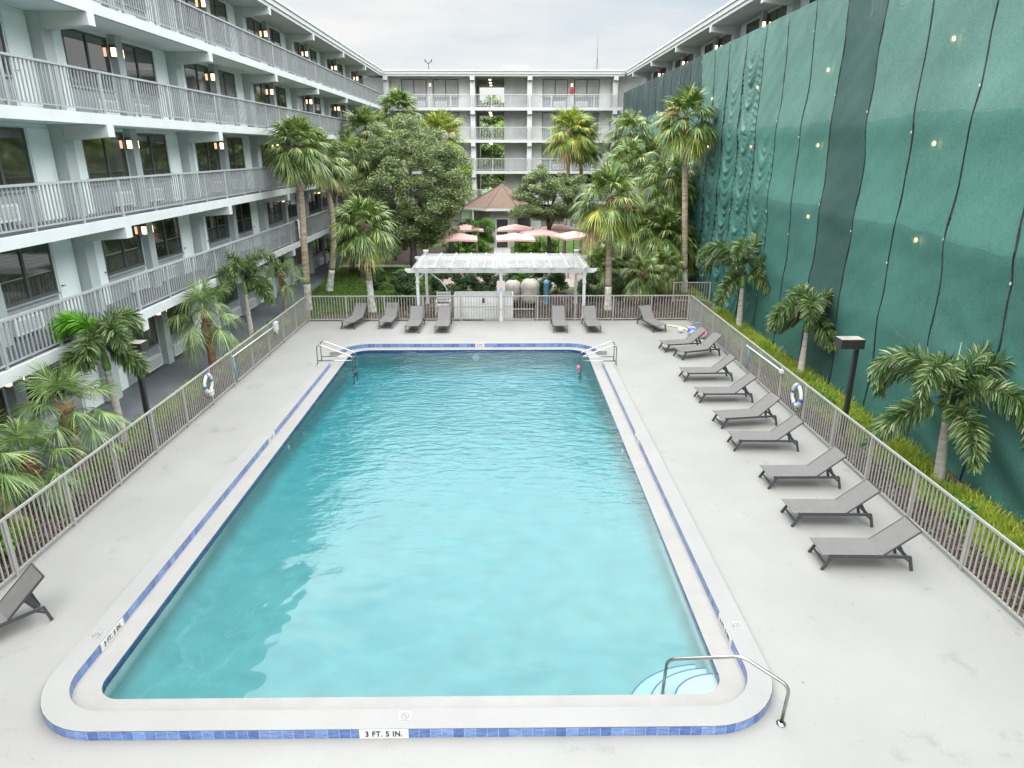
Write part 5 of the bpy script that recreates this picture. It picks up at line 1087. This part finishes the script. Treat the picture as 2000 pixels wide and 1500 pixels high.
b = MB(); A, B2 = octo(2.55, 0), octo(2.55, 3.1); b.add(A + B2, [(i, (i + 1) % 8, 8 + (i + 1) % 8, 8 + i) for i in range(8)]); b.build('wall', M_pv, o)
yf = -2.55 * math.cos(PI / 8)
b = MB(); b.box((-.55, yf - .06, 0), (-.45, yf - .01, 2.35)); b.box((.45, yf - .06, 0), (.55, yf - .01, 2.35)); b.box((-.45, yf - .06, 2.25), (.45, yf - .01, 2.35)); b.box((-.45, yf - .06, .95), (.45, yf - .01, 1.03)); dr = b.build('door', M_pierb, o)
b = MB(); b.box((-.45, yf - .03, .02), (.45, yf - .012, .95)); b.box((-.45, yf - .03, 1.03), (.45, yf - .012, 2.25)); b.build('screen', M_dark, dr)
for sx_ in (-1, 1): b = MB(); b.box((sx_ * 1.75 - .5, yf + .25, .9), (sx_ * 1.75 + .5, yf + .60, 2.3)); b.build('window', M_dark, o)
def umbrella(x, y, rz, label, h=2.5, r=1.22):
    o = empty('patio_umbrella', (x, y, 0), rz, label, 'umbrella', 'pink umbrellas on the patio'); b = MB(); c = [(r * sx_, r * .85 * sy, h - .34) for sx_, sy in ((-1, -1), (1, -1), (1, 1), (-1, 1))]
    top = (0, 0, h); mid = [((c[i][0] + c[(i + 1) % 4][0]) / 2, (c[i][1] + c[(i + 1) % 4][1]) / 2, h - .29) for i in range(4)]
    vs = [top] + [p for pr in zip(c, mid) for p in pr]; b.add(vs, [(0, i + 1, (i + 1) % 8 + 1) for i in range(8)]); low = [(p[0] * 1.005, p[1] * 1.005, p[2] - .12) for p in vs[1:]]; b.add(vs[1:] + low, [(i, (i + 1) % 8, 8 + (i + 1) % 8, 8 + i) for i in range(8)]); b.build('canopy', M_pink, o)
    b = MB(); b.tube([(0, 0, .05), (0, 0, h + .08)], .03, 8); b.build('pole', M_black, o)
    b = MB()
    for p in c: b.bar((0, 0, h - .04), (p[0], p[1], p[2] - .02), .02, .02)
    b.build('ribs', M_black, o); b = MB(); b.lathe([(.28, 0), (.28, .08), (.05, .12)], 16); b.build('base', M_black, o); return o
UM = [(-2.75, 50.0, .1, 'pink umbrella, rear one of the left pair'), (-2.95, 44.6, .05, 'pink umbrella, front one of the left pair'), (.80, 50.0, -.1, 'pink umbrella behind the others at the middle, before the pavilion door'), (.70, 44.6, .05, 'front pink umbrella at the middle of the patio'), (2.45, 47.2, .2, 'pink umbrella in the middle of the right cluster'), (3.95, 50.0, .3, 'pink umbrella at the back right, partly behind oak leaves'), (4.6, 45.6, .5, 'pink umbrella farthest right, mostly hidden by the oak')]
for u in UM: umbrella(*u)
def table_set(x, y, label, i):
    o = empty('patio_table', (x, y, 0), 0, label, 'table', 'dark patio tables'); b = MB(); b.lathe([(.001, .74), (.55, .74), (.55, .71), (.001, .70)], 24); b.build('tabletop', M_black, o); 
    for a in (0, 1, 2, 3): b = MB(); b.bar((.4 * math.cos(a * PI / 2 + .7), .4 * math.sin(a * PI / 2 + .7), 0), (.3 * math.cos(a * PI / 2 + .7), .3 * math.sin(a * PI / 2 + .7), .72), .03, .03); b.build('leg', M_black, o)
def dchair():
    o = empty('patio_chair'); b = MB(); b.box((-.25, -.25, .42), (.25, .25, .45)); b.build('seat', M_black, o); b = MB()
    for i in range(6): b.box((-.24 + i * .09, .23, .5), (-.21 + i * .09, .25, .92))
    b.box((-.26, .225, .90), (.26, .255, .94)); b.box((-.26, .225, .46), (.26, .255, .50)); b.build('backrest', M_black, o)
    for sx_ in (-1, 1):
        for sy in (-1, 1): b = MB(); b.bar((sx_ * .24, sy * .24, 0), (sx_ * .23, sy * .23, .43), .03, .03); b.build('leg', M_black, o)
    return o
tabs = [(-2.95, 43.9, 'dark round table under the front left umbrella'), (.70, 43.9, 'dark round table under the front middle umbrella'), (2.9, 42.6, 'dark round table in front of the right umbrellas'), (-1.2, 47.4, 'dark round table between the left and middle umbrellas')]
ch0 = dchair(); fst = True
for ti, (x, y, l) in enumerate(tabs):
    table_set(x, y, l, ti)
    for k, (dx, dy, rz, w_) in enumerate(((-.85, .1, PI / 2, 'left'), (.85, -.1, -PI / 2, 'right'), (.05, .9, 0, 'far'))):
        c = ch0 if fst else copy_tree(ch0); fst = False; c.location = (x + dx, y + dy, 0); c.rotation_euler = (0, 0, rz); tag(c, 'dark metal chair on the %s side of the %s' % (w_, l.replace('dark round ', '')), 'chair', 'dark patio chairs')
for i, (x, y) in enumerate(((6.5, 45.3), (8.9, 45.2))): pass

# fallen leaves and specks on the deck
r = np.random.default_rng(77); n = 260; P = np.column_stack([r.uniform(-9, 8.5, n), r.uniform(5, 30.8, n), np.full(n, .006)])
inside = (P[:, 0] > PX0 - .8) & (P[:, 0] < PX1 + .8) & (P[:, 1] > PY0 - .8) & (P[:, 1] < PY1 + .8); P = P[~inside]
edge = np.column_stack([np.where(r.uniform(0, 1, 260) < .5, -9.0 + np.abs(r.normal(0, .12, 260)), 8.5 - np.abs(r.normal(0, .12, 260))), r.uniform(5, 30.8, 260), np.full(260, .006)]); P = np.vstack([P, edge]); n = len(P)
a = r.normal(size=(n, 3)); a[:, 2] *= .15; a /= np.linalg.norm(a, axis=1)[:, None]; b_ = np.cross(a, np.array([0, 0, 1.])); s = r.uniform(.006, .024, n)[:, None]
V = np.stack([P - a * s, P + b_ * s * .4, P + a * s, P - b_ * s * .4], 1).reshape(-1, 3)
o = place(qmesh('leaf_litter', V, np.arange(4 * n).reshape(-1, 4), M_chip), 'leaf_litter'); o['kind'] = 'stuff'; tag(o, 'tiny fallen leaves scattered on the pale pool deck', 'leaf litter')
